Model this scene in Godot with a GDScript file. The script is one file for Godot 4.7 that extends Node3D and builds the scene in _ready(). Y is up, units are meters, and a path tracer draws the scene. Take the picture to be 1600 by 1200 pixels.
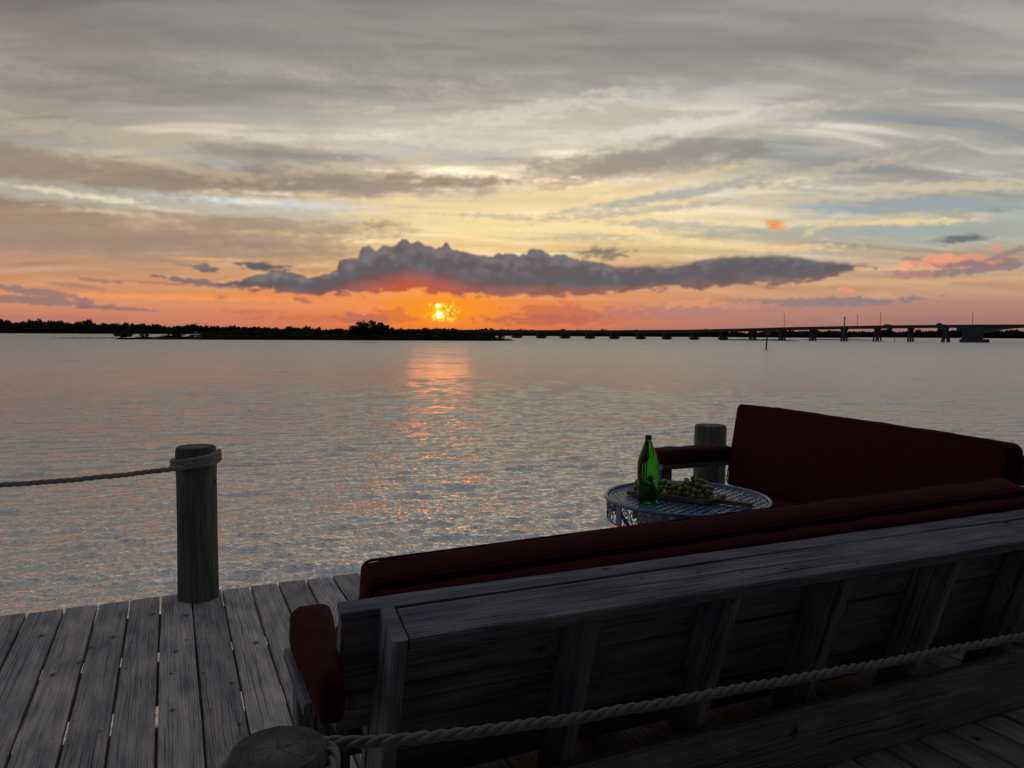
extends Node3D
# A dock at sunset. World axes follow the dock: x along its water edge, -z out over the water, y up; dock boards' top is y = 0, water is at WATER_Y.

const EYE := Vector3(0.0, 1.45, 0.0)
const YAW := -24.0
const PITCH := -3.69
const ROLL := 0.335
const FOCAL := 1202.0
const WATER_Y := -1.6

var rng := RandomNumberGenerator.new()
var cam_basis: Basis
var taken := {}
var M := {}


func _ready() -> void:
	rng.seed = 20240611
	# ---- camera, sky, sun, exposure
	cam_basis = Basis(Vector3.UP, deg_to_rad(YAW)) * Basis(Vector3.RIGHT, deg_to_rad(PITCH)) * Basis(Vector3.BACK, deg_to_rad(ROLL))
	var cam := Camera3D.new()
	cam.name = "camera"
	cam.transform = Transform3D(cam_basis, EYE)
	cam.fov = rad_to_deg(2.0 * atan(600.0 / FOCAL))
	cam.near = 0.05
	cam.far = 20000.0
	add_child(cam)
	var env := Environment.new()
	env.background_mode = Environment.BG_SKY
	env.sky = Sky.new()
	var pano := PanoramaSkyMaterial.new()
	pano.panorama = ImageTexture.create_from_image(make_sky())
	env.sky.sky_material = pano
	env.tonemap_mode = Environment.TONE_MAPPER_LINEAR
	env.tonemap_exposure = 1.0
	env.sdfgi_enabled = true
	env.ssao_enabled = true
	env.ssil_enabled = true
	var we := WorldEnvironment.new()
	we.name = "environment"
	we.environment = env
	add_child(we)
	var sun := DirectionalLight3D.new()
	sun.name = "sun"
	sun.light_energy = 0.0055
	sun.light_color = Color(1.0, 0.55, 0.25)
	sun.light_angular_distance = 4.5
	sun.shadow_enabled = true
	var s := sky_dir(-5.4, 1.6)
	sun.basis = Basis.looking_at(-s, Vector3.UP)
	add_child(sun)
	print("sky ", Time.get_ticks_msec())
	build_all()
	print("done ", Time.get_ticks_msec())


# ---------------------------------------------------------------- directions and pixels of the 1600 x 1200 photograph
func sky_dir(az: float, el: float) -> Vector3:
	var a := deg_to_rad(az - YAW)
	var e := deg_to_rad(el)
	return Vector3(sin(a) * cos(e), sin(e), -cos(a) * cos(e))


func ray(px: float, py: float) -> Vector3:
	return cam_basis * Vector3((px - 800.0) / FOCAL, (600.0 - py) / FOCAL, -1.0)


func az_el(px: float, py: float) -> Vector2:
	var d := ray(px, py).normalized()
	return Vector2(rad_to_deg(wrapf(atan2(d.x, -d.z) + deg_to_rad(YAW), -PI, PI)), rad_to_deg(asin(d.y)))


func at_range(px: float, dist: float, y: float) -> Vector3:
	# the point at height y on the ground bearing of pixel column px, dist metres away along the ground
	var d := ray(px, 522.0)
	d.y = 0.0
	d = d.normalized() * dist
	return Vector3(d.x, y, d.z)


func height_at(px: float, py: float, dist: float) -> float:
	var d := ray(px, py)
	return EYE.y + d.y / Vector2(d.x, d.z).length() * dist


func lin(r: float, g: float, b: float) -> Color:
	return Color(r / 255.0, g / 255.0, b / 255.0).srgb_to_linear()


# ---------------------------------------------------------------- sky
const SKY_W := 4096
const SKY_H := 2048
const WIN_AZ := 39.0
const WIN_EL := 30.0
var sky_n1 := FastNoiseLite.new()
var sky_n2 := FastNoiseLite.new()
var sky_n3 := FastNoiseLite.new()
var win_w := 0
var win_h := 0
var wr: PackedFloat32Array
var wg: PackedFloat32Array
var wb: PackedFloat32Array

# elevation, then the colour to the left, towards the sun, to the right and behind (sRGB bytes)
const SKY_ROWS := [
	[0.0, 176, 118, 102, 214, 108, 72, 150, 114, 110, 58, 63, 82],
	[1.0, 198, 130, 106, 226, 122, 74, 164, 120, 111, 60, 65, 84],
	[2.0, 216, 144, 108, 234, 142, 82, 178, 130, 115, 62, 67, 86],
	[3.0, 208, 144, 104, 232, 154, 96, 196, 154, 122, 63, 69, 88],
	[4.4, 186, 144, 116, 224, 170, 118, 192, 164, 132, 64, 70, 89],
	[6.0, 164, 136, 117, 238, 200, 142, 170, 165, 148, 64, 71, 90],
	[8.0, 160, 138, 120, 250, 224, 166, 166, 167, 158, 64, 71, 90],
	[10.0, 178, 168, 152, 240, 220, 178, 166, 166, 160, 64, 71, 90],
	[13.0, 156, 144, 131, 224, 211, 188, 162, 160, 155, 64, 71, 90],
	[16.0, 155, 149, 141, 196, 187, 173, 158, 155, 151, 64, 71, 90],
	[20.0, 134, 130, 127, 154, 150, 145, 146, 144, 143, 64, 71, 90],
	[25.0, 126, 122, 121, 129, 128, 127, 138, 138, 140, 64, 71, 90],
	[38.0, 122, 121, 124, 124, 125, 128, 128, 129, 134, 66, 73, 92],
	[60.0, 112, 114, 122, 112, 114, 122, 114, 117, 125, 78, 84, 101],
	[90.0, 100, 105, 118, 100, 105, 118, 100, 105, 118, 100, 105, 118],
]

# dark and light streaks and small clouds: photo x, y, half width, half height, turn, r, g, b, strength, raggedness
const SKY_MARKS := [
	[300, 90, 420, 60, -4, 128, 126, 124, 0.45, 0.6], [1150, 70, 520, 60, -8, 134, 132, 131, 0.45, 0.6],
	[60, 60, 260, 70, 0, 128, 118, 114, 0.4, 0.6], [500, 140, 260, 26, -6, 140, 137, 133, 0.4, 0.7],
	[640, 190, 320, 30, -3, 168, 161, 150, 0.45, 0.8], [760, 95, 180, 22, -10, 152, 149, 145, 0.5, 0.9],
	[180, 215, 300, 16, 4, 190, 178, 158, 0.5, 0.9],
	[120, 268, 430, 34, 3, 148, 130, 116, 0.85, 0.5], [520, 287, 330, 24, -1, 147, 128, 114, 0.85, 0.5], [450, 243, 170, 20, 0, 146, 134, 122, 0.6, 0.7],
	[330, 268, 110, 12, 5, 196, 178, 150, 0.6, 0.9], [560, 258, 100, 11, -6, 205, 190, 164, 0.6, 0.9],
	[300, 322, 460, 19, 1, 184, 182, 172, 0.7, 0.6], [110, 303, 85, 6, 5, 232, 218, 190, 0.8, 0.9], [180, 312, 45, 6, 4, 236, 222, 190, 0.8, 0.9],
	[430, 318, 180, 8, 0, 206, 210, 208, 0.85, 0.7], [390, 315, 60, 4, 0, 238, 228, 204, 0.8, 0.8], [200, 334, 120, 5, 1, 216, 196, 168, 0.7, 0.9], [260, 328, 60, 4, 3, 228, 208, 176, 0.7, 0.9],
	[120, 368, 520, 34, 1, 158, 136, 120, 0.85, 0.45], [430, 352, 220, 14, 1, 158, 138, 122, 0.75, 0.6], [600, 349, 46, 6, 0, 132, 114, 102, 0.8, 0.7], [480, 373, 90, 7, 0, 176, 146, 122, 0.6, 0.7],
	[840, 205, 330, 40, -3, 206, 196, 180, 0.6, 0.7], [830, 175, 150, 14, -8, 224, 214, 198, 0.6, 1.0], [720, 225, 140, 9, 2, 222, 212, 192, 0.6, 1.0],
	[1080, 198, 250, 15, -5, 226, 218, 204, 0.8, 0.6], [1290, 165, 230, 22, -12, 176, 170, 161, 0.5, 0.9], [1430, 120, 180, 34, -8, 158, 155, 151, 0.4, 0.9],
	[1020, 247, 180, 26, -5, 141, 134, 127, 0.75, 0.7], [920, 262, 120, 16, 4, 164, 150, 136, 0.6, 0.8], [720, 285, 90, 9, -4, 150, 130, 118, 0.7, 0.9], [890, 285, 60, 10, -8, 172, 148, 128, 0.6, 1.0],
	[860, 320, 330, 32, -2, 242, 216, 158, 0.6, 0.8], [930, 352, 280, 20, 2, 248, 224, 164, 0.55, 0.8], [720, 352, 140, 14, 0, 246, 222, 158, 0.55, 0.8],
	[1080, 300, 230, 9, -8, 160, 164, 164, 0.75, 0.7], [1040, 283, 120, 6, -10, 222, 200, 160, 0.7, 1.0], [1000, 330, 170, 6, -5, 164, 164, 158, 0.6, 0.8], [1050, 352, 110, 8, 3, 172, 172, 160, 0.7, 0.7], [900, 370, 120, 7, 1, 178, 172, 152, 0.6, 0.8],
	[800, 340, 110, 5, 2, 180, 172, 150, 0.6, 0.9], [820, 368, 60, 4, 0, 252, 230, 172, 0.7, 0.8], [1000, 366, 180, 5, 9, 252, 226, 162, 0.75, 0.9], [1120, 385, 180, 5, 3, 244, 214, 152, 0.65, 0.9],
	[1430, 240, 260, 20, -3, 152, 152, 150, 0.55, 0.7], [1290, 266, 160, 8, -6, 196, 184, 160, 0.6, 1.0], [1480, 292, 170, 9, 3, 212, 196, 164, 0.75, 0.8], [1270, 310, 150, 7, 2, 216, 196, 156, 0.7, 0.9], [1330, 283, 180, 8, 0, 160, 152, 142, 0.6, 0.8],
	[1480, 322, 230, 14, 2, 156, 166, 168, 0.85, 0.5], [1300, 362, 260, 14, 1, 160, 168, 164, 0.6, 0.6], [1500, 362, 200, 26, 0, 160, 168, 162, 0.7, 0.5],
	[1390, 347, 130, 6, 2, 236, 212, 156, 0.9, 0.8], [1290, 350, 36, 6, -25, 228, 204, 152, 0.7, 1.0], [1400, 338, 90, 5, -3, 206, 190, 158, 0.6, 0.9], [1260, 386, 60, 6, 0, 232, 204, 148, 0.75, 0.9], [1580, 335, 50, 7, -8, 176, 182, 176, 0.7, 1.0],
	[1500, 373, 42, 8, -3, 108, 110, 110, 0.95, 0.7], [1208, 351, 19, 8, 14, 236, 158, 96, 1.0, 0.6], [935, 396, 48, 9, 2, 118, 112, 106, 0.85, 1.1],
	[330, 405, 60, 3, 0, 240, 180, 120, 0.7, 0.8], [250, 464, 300, 5, 0, 250, 164, 92, 0.6, 0.8], [420, 462, 130, 6, 0, 250, 140, 64, 0.5, 0.8],
	[50, 456, 92, 7, 7, 150, 120, 118, -0.9, 0.6], [60, 470, 112, 8, 3, 148, 118, 114, -0.9, 0.6], [170, 481, 62, 4, 3, 146, 114, 110, -0.85, 0.7], [120, 447, 50, 4, 6, 158, 126, 118, -0.7, 0.7], [80, 497, 120, 5, 0, 176, 114, 100, 0.6, 0.7],
	[150, 438, 46, 3, 4, 154, 122, 114, -0.8, 0.7], [240, 442, 80, 2.5, 2, 164, 120, 104, -0.7, 0.7], [310, 441, 66, 5, 6, 122, 108, 112, -0.9, 0.6], [322, 419, 20, 6, 6, 106, 100, 106, -0.95, 0.8], [412, 417, 46, 7, 3, 98, 92, 100, -0.95, 0.6], [300, 416, 40, 2.5, 6, 146, 124, 114, -0.6, 0.8], [345, 464, 12, 4, 0, 170, 112, 90, -0.7, 0.9], [470, 468, 16, 5, 20, 150, 96, 84, -0.6, 0.9], [390, 487, 60, 4, 0, 196, 116, 88, 0.6, 0.9],
	[1490, 412, 94, 18, -4, 226, 152, 122, -0.9, 0.9], [1515, 419, 84, 12, -5, 138, 118, 122, -0.85, 0.8], [1425, 427, 36, 9, -2, 172, 130, 124, -0.9, 0.9], [1574, 396, 50, 6, -18, 146, 130, 130, -0.8, 0.7], [1412, 416, 12, 9, 0, 240, 172, 132, -0.9, 0.8], [1440, 404, 36, 5, 0, 146, 132, 134, 0.7, 0.8], [1470, 403, 30, 7, 0, 238, 162, 126, -0.8, 0.9],
	[1400, 440, 280, 5, 0, 226, 178, 126, 0.5, 0.7], [1360, 421, 120, 3, 1, 236, 190, 142, 0.7, 0.7],
	[1160, 488, 270, 14, 0, 176, 130, 120, -0.6, 0.9], [1060, 480, 76, 10, -4, 224, 154, 114, -0.75, 1.0], [1070, 487, 90, 9, 0, 180, 128, 114, -0.8, 0.9], [1310, 471, 122, 8, -1, 142, 126, 128, -0.95, 0.8], [1378, 462, 30, 6, 3, 212, 160, 132, -0.85, 0.9], [1225, 470, 90, 6, 0, 152, 128, 124, -0.85, 0.9], [1210, 464, 60, 4, 0, 214, 156, 126, -0.7, 1.0], [1322, 454, 14, 4, 8, 230, 154, 122, -0.9, 0.8], [1150, 478, 50, 6, 0, 206, 146, 118, -0.7, 1.0],
	[960, 492, 90, 10, 0, 192, 120, 102, -0.6, 0.9], [868, 488, 70, 17, 4, 200, 112, 82, -0.7, 0.8], [850, 500, 100, 9, 0, 184, 104, 84, -0.7, 0.8],
	[578, 486, 26, 12, -25, 242, 142, 92, -0.9, 0.9], [566, 498, 40, 10, 0, 178, 110, 94, -0.9, 0.8], [610, 493, 40, 12, 0, 210, 110, 62, -0.6, 0.9], [500, 498, 120, 5, 0, 200, 112, 86, 0.6, 0.8],
]

# the long cumulus: photo x, top y, bottom y
const CLOUD := [
	[340, 447, 447], [372, 439, 448], [400, 430, 452], [440, 427, 457], [466, 430, 462], [508, 430, 460], [524, 424, 459], [530, 408, 459], [540, 406, 459], [557, 404, 459], [566, 388, 459], [576, 384, 459], [586, 392, 458], [598, 385, 458], [612, 386, 457], [622, 380, 456], [632, 373, 455], [640, 382, 454], [650, 377, 454], [664, 380, 455], [676, 388, 457], [688, 386, 458],
	[696, 379, 459], [706, 390, 460], [726, 394, 461], [748, 400, 462], [780, 399, 463], [806, 398, 463], [820, 395, 463], [838, 392, 462], [858, 397, 461], [876, 398, 463], [900, 406, 463], [940, 410, 458], [966, 415, 457], [1000, 413, 455], [1040, 413, 452], [1066, 410, 450], [1100, 401, 450], [1130, 397, 449], [1180, 395, 445], [1220, 394, 445], [1250, 398, 442], [1280, 403, 437], [1310, 406, 430], [1340, 410, 420], [1370, 414, 416],
]


func sky_row(el: float) -> Array:
	var k := 0
	while k < SKY_ROWS.size() - 2 and el > float(SKY_ROWS[k + 1][0]):
		k += 1
	var a: Array = SKY_ROWS[k]
	var b: Array = SKY_ROWS[k + 1]
	var t := smoothstep(0.0, 1.0, clampf((el - float(a[0])) / (float(b[0]) - float(a[0])), 0.0, 1.0))
	var out := []
	for c in 4:
		out.append(lin(lerpf(a[1 + c * 3], b[1 + c * 3], t), lerpf(a[2 + c * 3], b[2 + c * 3], t), lerpf(a[3 + c * 3], b[3 + c * 3], t)))
	return out


func sky_color(az: float, el: float, row: Array) -> Color:
	var side: Color = (row[0] as Color).lerp(row[2], smoothstep(-26.0, 34.0, az) if absf(az) < 90.0 else (0.0 if az < 0.0 else 1.0))
	var low := smoothstep(6.0, 2.0, el)
	var g := (az + lerpf(1.5, 4.5, low)) / lerpf(21.0, 14.0, low)
	var c: Color = side.lerp(row[1], exp(-g * g))
	c = c.lerp(row[3], smoothstep(38.0, 150.0, absf(az)))
	# high thin cloud, drawn on a flat layer overhead so that it closes up towards the horizon
	var e := deg_to_rad(el)
	var a := deg_to_rad(az)
	var k := cos(e) / (sin(e) + 0.115)
	var x := sin(a) * k
	var y := cos(a) * k
	var q := x * 0.9 + y * 0.22
	var w := y - x * 0.07
	var warp := sky_n2.get_noise_2d(q * 22.0, w * 30.0) * 0.35
	var n := sky_n1.get_noise_2d(q * 24.0 + warp * 9.0, w * 92.0 + warp * 30.0) + 0.45 * sky_n3.get_noise_2d(q * 70.0, w * 330.0 + warp * 60.0)
	var calm := smoothstep(1.0, 5.5, el)
	var light := smoothstep(0.02, 0.55, n) * calm
	var dark := smoothstep(0.02, 0.6, -n) * calm
	var m := c.get_luminance()
	var hot := c.lerp(Color(m * 1.15, m * 1.08, m * 0.92), 0.45)
	c = c.lerp(hot * 1.55, light * 0.5)
	c = c * (1.0 - 0.24 * dark)
	if absf(az) < 60.0:
		# combed-out cirrus with gaps of pale blue
		var comb := sky_n3.get_noise_2d(q * 44.0 + warp * 40.0 + 300.0, w * 210.0 + warp * 120.0)
		var here := smoothstep(4.0, 8.0, el) * smoothstep(21.0, 11.0, el) * smoothstep(-0.45, 0.15, sky_n2.get_noise_2d(q * 16.0 + 80.0, w * 26.0) + 0.012 * az)
		var l2 := c.get_luminance()
		c = c.lerp(Color(l2 * 0.72, l2 * 0.80, l2 * 0.86), here * 0.85 * smoothstep(0.03, -0.4, comb))
		c = c.lerp(c * 1.75, here * smoothstep(0.05, 0.5, comb) * 0.75)
	return c


func win_mix(i: int, c: Color, t: float) -> void:
	wr[i] = lerpf(wr[i], c.r, t)
	wg[i] = lerpf(wg[i], c.g, t)
	wb[i] = lerpf(wb[i], c.b, t)


func make_sky() -> Image:
	for n in [sky_n1, sky_n2, sky_n3]:
		n.noise_type = FastNoiseLite.TYPE_SIMPLEX_SMOOTH
		n.frequency = 0.02
		n.fractal_octaves = 5
		n.fractal_gain = 0.55
	sky_n1.seed = 11
	sky_n2.seed = 5
	sky_n2.fractal_octaves = 3
	sky_n3.seed = 23
	sky_n3.fractal_octaves = 4
	# the whole sky, coarse
	var cw := 768
	var ch := 384
	var coarse := Image.create(cw, ch, false, Image.FORMAT_RGBF)
	for j in ch / 2 + 1:
		var el := maxf(0.0, 90.0 - (j + 0.5) * 180.0 / ch)
		var row := sky_row(el)
		for i in cw:
			coarse.set_pixel(i, j, sky_color((i + 0.5) * 360.0 / cw - 180.0, el, row))
	coarse.fill_rect(Rect2i(0, ch / 2 + 1, cw, ch), Color(0.03, 0.03, 0.033))
	coarse.resize(SKY_W, SKY_H, Image.INTERPOLATE_BILINEAR)
	# the part in view, fine
	var per := 360.0 / SKY_W
	win_w = int(2.0 * WIN_AZ / per)
	win_h = int(WIN_EL / per)
	wr.resize(win_w * win_h)
	wg.resize(win_w * win_h)
	wb.resize(win_w * win_h)
	for j in win_h:
		var el := (j + 0.5) * per
		var row := sky_row(el)
		for i in win_w:
			var c := sky_color((i + 0.5) * per - WIN_AZ, el, row)
			var at := j * win_w + i
			wr[at] = c.r
			wg[at] = c.g
			wb[at] = c.b
	var warm := az_el(690, 482)
	sky_glow(warm, 14.0, 2.3, lin(255, 132, 44), 0.3)
	sky_glow(warm, 5.0, 1.7, lin(255, 150, 16), 0.85)
	for m in SKY_MARKS:
		sky_mark(m)
	sky_cloud()
	sky_sun()
	# join, feathered at the rim of the fine part
	var x0 := SKY_W / 2 - win_w / 2
	for j in win_h:
		var y := SKY_H / 2 - 1 - j
		for i in win_w:
			var t := minf(1.0, minf(minf(i, win_w - 1 - i) / 34.0, (win_h - 1 - j) / 34.0))
			var at := j * win_w + i
			var c := Color(wr[at], wg[at], wb[at])
			if t < 1.0:
				c = coarse.get_pixel(x0 + i, y).lerp(c, t)
			coarse.set_pixel(x0 + i, y, c)
	# Godot's panorama starts at -z: turn the middle of this picture to the camera's bearing
	var out := Image.create(SKY_W, SKY_H, false, Image.FORMAT_RGBF)
	var shift := int(round((-YAW / 360.0) * SKY_W)) - SKY_W / 2
	shift = posmod(shift, SKY_W)
	out.blit_rect(coarse, Rect2i(0, 0, SKY_W - shift, SKY_H), Vector2i(shift, 0))
	out.blit_rect(coarse, Rect2i(SKY_W - shift, 0, shift, SKY_H), Vector2i(0, 0))
	return out


func win_box(c: Vector2, rx: float, ry: float) -> Rect2i:
	var per := 360.0 / SKY_W
	var i0 := clampi(int((c.x - rx + WIN_AZ) / per), 0, win_w)
	var i1 := clampi(int((c.x + rx + WIN_AZ) / per) + 1, 0, win_w)
	var j0 := clampi(int((c.y - ry) / per), 0, win_h)
	var j1 := clampi(int((c.y + ry) / per) + 1, 0, win_h)
	return Rect2i(i0, j0, i1 - i0, j1 - j0)


func sky_glow(c: Vector2, rx: float, ry: float, col: Color, strength: float) -> void:
	var per := 360.0 / SKY_W
	var box := win_box(c, rx * 2.2, ry * 2.2)
	for j in range(box.position.y, box.end.y):
		for i in range(box.position.x, box.end.x):
			var dx := ((i + 0.5) * per - WIN_AZ - c.x) / rx
			var dy := ((j + 0.5) * per - c.y) / ry
			win_mix(j * win_w + i, col, strength * exp(-(dx * dx + dy * dy) * 1.1))


func sky_mark(m: Array) -> void:
	var per := 360.0 / SKY_W
	var c := az_el(m[0], m[1])
	var scale := 0.0477 * pow(cos(deg_to_rad(c.x)), 1.6)
	var rx: float = m[2] * scale
	var ry: float = m[3] * scale
	var turn := deg_to_rad(m[4])
	var cs := cos(turn)
	var sn := sin(turn)
	var col := lin(m[5], m[6], m[7])
	var strength: float = m[8]
	var rag: float = m[9]
	var fine := clampf(1.0 / ry, 0.6, 3.0)
	var box := win_box(c, rx * 1.6 + ry, ry * 1.8 + rx * absf(sn) * 1.5)
	for j in range(box.position.y, box.end.y):
		var el := (j + 0.5) * per
		for i in range(box.position.x, box.end.x):
			var az := (i + 0.5) * per - WIN_AZ
			var dx := az - c.x
			var dy := el - c.y
			var u := (dx * cs - dy * sn) / rx
			var v := (dx * sn + dy * cs) / ry
			var d := sqrt(u * u + v * v)
			if d > 1.9:
				continue
			d += rag * (sky_n1.get_noise_2d(az * 14.0 * fine + m[1], el * 46.0 * fine) + 0.35 * sky_n3.get_noise_2d(az * 60.0, el * 150.0))
			var t := strength * smoothstep(1.25, 0.35, d) if strength > 0.0 else -strength * smoothstep(1.08, 0.7, d)
			if t > 0.004:
				win_mix(j * win_w + i, col, t)


func sky_cloud() -> void:
	var per := 360.0 / SKY_W
	var keys: Array[Vector3] = []
	for k in CLOUD:
		var a := az_el(k[0], k[1])
		keys.append(Vector3(a.x, a.y, az_el(k[0], k[2]).y))
	var puff := FastNoiseLite.new()
	puff.noise_type = FastNoiseLite.TYPE_SIMPLEX_SMOOTH
	puff.seed = 77
	puff.frequency = 1.0
	puff.fractal_octaves = 4
	var fine := FastNoiseLite.new()
	fine.noise_type = FastNoiseLite.TYPE_SIMPLEX_SMOOTH
	fine.seed = 78
	fine.frequency = 1.0
	fine.fractal_octaves = 2
	puff.fractal_gain = 0.4
	# rounded heads
	var cell := FastNoiseLite.new()
	cell.noise_type = FastNoiseLite.TYPE_CELLULAR
	cell.cellular_return_type = FastNoiseLite.RETURN_DISTANCE
	cell.cellular_distance_function = FastNoiseLite.DISTANCE_EUCLIDEAN_SQUARED
	cell.seed = 12
	cell.frequency = 0.95
	cell.fractal_type = FastNoiseLite.FRACTAL_NONE
	var slate := lin(92, 89, 96)
	var top_c := lin(112, 106, 109)
	var low_c := lin(122, 100, 97)
	var ember := lin(206, 84, 54)
	var rim_c := lin(250, 206, 130)
	var sunx := az_el(640, 455).x
	var k := 0
	for i in win_w:
		var az := (i + 0.5) * per - WIN_AZ
		if az < keys[0].x or az > keys[-1].x:
			continue
		while az > keys[k + 1].x:
			k += 1
		var t := (az - keys[k].x) / (keys[k + 1].x - keys[k].x)
		t = smoothstep(0.0, 1.0, t)
		var top := lerpf(keys[k].y, keys[k + 1].y, t)
		var low := lerpf(keys[k].z, keys[k + 1].z, t)
		var lumpy := smoothstep(12.0, 2.0, az)
		for j in range(maxi(0, int((low - 0.7) / per)), mini(win_h, int((top + 0.8) / per))):
			var el := (j + 0.5) * per
			var n := puff.get_noise_2d(az * 0.9, el * 1.3)
			var vary := clampf(0.8 + 1.3 * puff.get_noise_2d(az * 0.55 + 90.0, 3.0), 0.3, 1.4)
			var wx := az + 0.25 * n
			var bump := vary * (-0.40 * (cell.get_noise_2d(wx * 0.9, el * 0.9) + 0.75) - 0.34 * (cell.get_noise_2d(wx * 1.7 + 7.0, el * 1.7) + 0.75) - 0.10 * (cell.get_noise_2d(wx * 4.0 + 3.0, el * 4.0) + 0.75)) + 0.12
			var up := (top - 0.02 + lerpf(0.12 * n, bump, lumpy) - el) / lerpf(0.34, 0.14, lumpy)
			var rag := 0.34 * puff.get_noise_2d(az * 0.6, el * 1.6 + 9.0) + 0.08 * puff.get_noise_2d(az * 3.0, el * 6.0 + 9.0)
			var down := (el - low + 0.08 + rag * 1.3) / 0.26
			var cover := smoothstep(0.0, 1.0, minf(up, down))
			if cover <= 0.0:
				if lumpy > 0.5 and up > -1.6 and down > 0.0:
					win_mix(j * win_w + i, rim_c, 0.35 * smoothstep(-1.6, 0.0, up) * lumpy)
				continue
			var h := clampf((el - low) / maxf(0.3, top - low), 0.0, 1.0)
			var c := low_c.lerp(slate, smoothstep(0.05, 0.4, h)).lerp(top_c, smoothstep(0.5, 1.0, h + 0.35 * n))
			var soft := fine.get_noise_2d(az * 0.3 + 3.0, el * 0.8)
			c = c * (1.0 + 0.12 * n + 0.34 * soft + 0.06 * puff.get_noise_2d(az * 2.2 + 5.0, el * 3.4) - 0.04 * (cell.get_noise_2d(wx * 1.7 + 7.0, el * 1.7 + 0.12) + 0.75))
			var gx := (az - sunx) / 4.2
			c = c.lerp(ember, 0.85 * exp(-gx * gx) * smoothstep(0.55, 0.0, h))
			var gx2 := (az - sunx - 9.0) / 8.0
			c = c.lerp(lin(176, 92, 76), 0.5 * exp(-gx2 * gx2) * smoothstep(0.3, 0.0, h))
			win_mix(j * win_w + i, c, cover * 0.97)


func sky_sun() -> void:
	# the low sun burning through a broken cloud
	var per := 360.0 / SKY_W
	var c := az_el(691, 488)
	var core := az_el(686, 492)
	var core2 := az_el(683, 478)
	var n := FastNoiseLite.new()
	n.noise_type = FastNoiseLite.TYPE_SIMPLEX_SMOOTH
	n.seed = 4
	n.frequency = 1.0
	n.fractal_octaves = 3
	var box := win_box(c, 2.6, 1.6)
	for j in range(box.position.y, box.end.y):
		var el := (j + 0.5) * per
		for i in range(box.position.x, box.end.x):
			var az := (i + 0.5) * per - WIN_AZ
			var at := j * win_w + i
			var q := n.get_noise_2d(az * 1.6, el * 1.6)
			var q2 := n.get_noise_2d(az * 3.4 + 20.0, el * 3.4)
			var d := Vector2((az - c.x) / 1.25, (el - c.y) / 0.78).length() + 0.5 * q
			win_mix(at, Color(1.1, 0.48, 0.03), 0.85 * smoothstep(1.2, 0.35, d))
			win_mix(at, Color(1.9, 1.15, 0.08), 0.9 * smoothstep(0.10, 0.36, q2) * smoothstep(1.15, 0.6, d))
			# grey patches of the broken cloud in front
			win_mix(at, lin(214, 132, 40), 0.95 * smoothstep(0.02, 0.25, -q2) * smoothstep(1.05, 0.5, Vector2((az - c.x - 0.35) / 0.95, (el - c.y) / 0.62).length() + 0.4 * q))
			var k := minf(Vector2(az - core.x, el - core.y).length() / 0.30, Vector2((az - core2.x) / 1.4, el - core2.y).length() / 0.17) + 0.6 * q2
			var t := smoothstep(1.0, 0.2, k)
			wr[at] += 7.0 * t
			wg[at] += 3.6 * t
			wb[at] += 1.2 * t


# ---------------------------------------------------------------- naming
func numbered(called: String) -> String:
	var n: int = taken.get(called, 0)
	taken[called] = n + 1
	return called if n == 0 else "%s_%03d" % [called, n]


func tag(o: Node, label: String, category: String, group := "") -> void:
	o.set_meta("label", label)
	o.set_meta("category", category)
	if group:
		o.set_meta("group", group)


func thing(called: String, label: String, category: String, at := Vector3.ZERO, turn := 0.0, group := "") -> Node3D:
	var o := Node3D.new()
	o.name = numbered(called)
	add_child(o)
	o.position = at
	o.rotation.y = turn
	tag(o, label, category, group)
	return o


func put(called: String, mesh: Mesh, mat: Material, parent: Node, t := Transform3D.IDENTITY) -> MeshInstance3D:
	var o := MeshInstance3D.new()
	o.name = numbered(called) if parent == self else called
	o.mesh = mesh
	o.material_override = mat
	o.transform = t
	parent.add_child(o, true)
	return o


func structure(called: String, mesh: Mesh, mat: Material, t := Transform3D.IDENTITY) -> MeshInstance3D:
	var o := put(called, mesh, mat, self, t)
	o.set_meta("kind", "structure")
	return o


func copy_of(root: Node3D, t: Transform3D, label := "") -> Node3D:
	var r: Node3D = root.duplicate()
	r.name = numbered(String(root.name).get_slice("_0", 0))
	add_child(r)
	r.transform = t
	if label:
		r.set_meta("label", label)
	return r


# ---------------------------------------------------------------- shapes
func quad(st: SurfaceTool, a: Vector3, b: Vector3, c: Vector3, d: Vector3, ua := Vector2.ZERO, ub := Vector2.ZERO, uc := Vector2.ZERO, ud := Vector2.ZERO) -> void:
	for k in [[a, ua], [b, ub], [c, uc], [a, ua], [c, uc], [d, ud]]:
		st.set_uv(k[1])
		st.add_vertex(k[0])


func begin() -> SurfaceTool:
	var st := SurfaceTool.new()
	st.begin(Mesh.PRIMITIVE_TRIANGLES)
	return st


func finish(st: SurfaceTool, smooth := false) -> ArrayMesh:
	if smooth:
		st.index()
	st.generate_normals()
	return st.commit()


func flat_group(st: SurfaceTool) -> void:
	st.set_smooth_group(-1)


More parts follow.
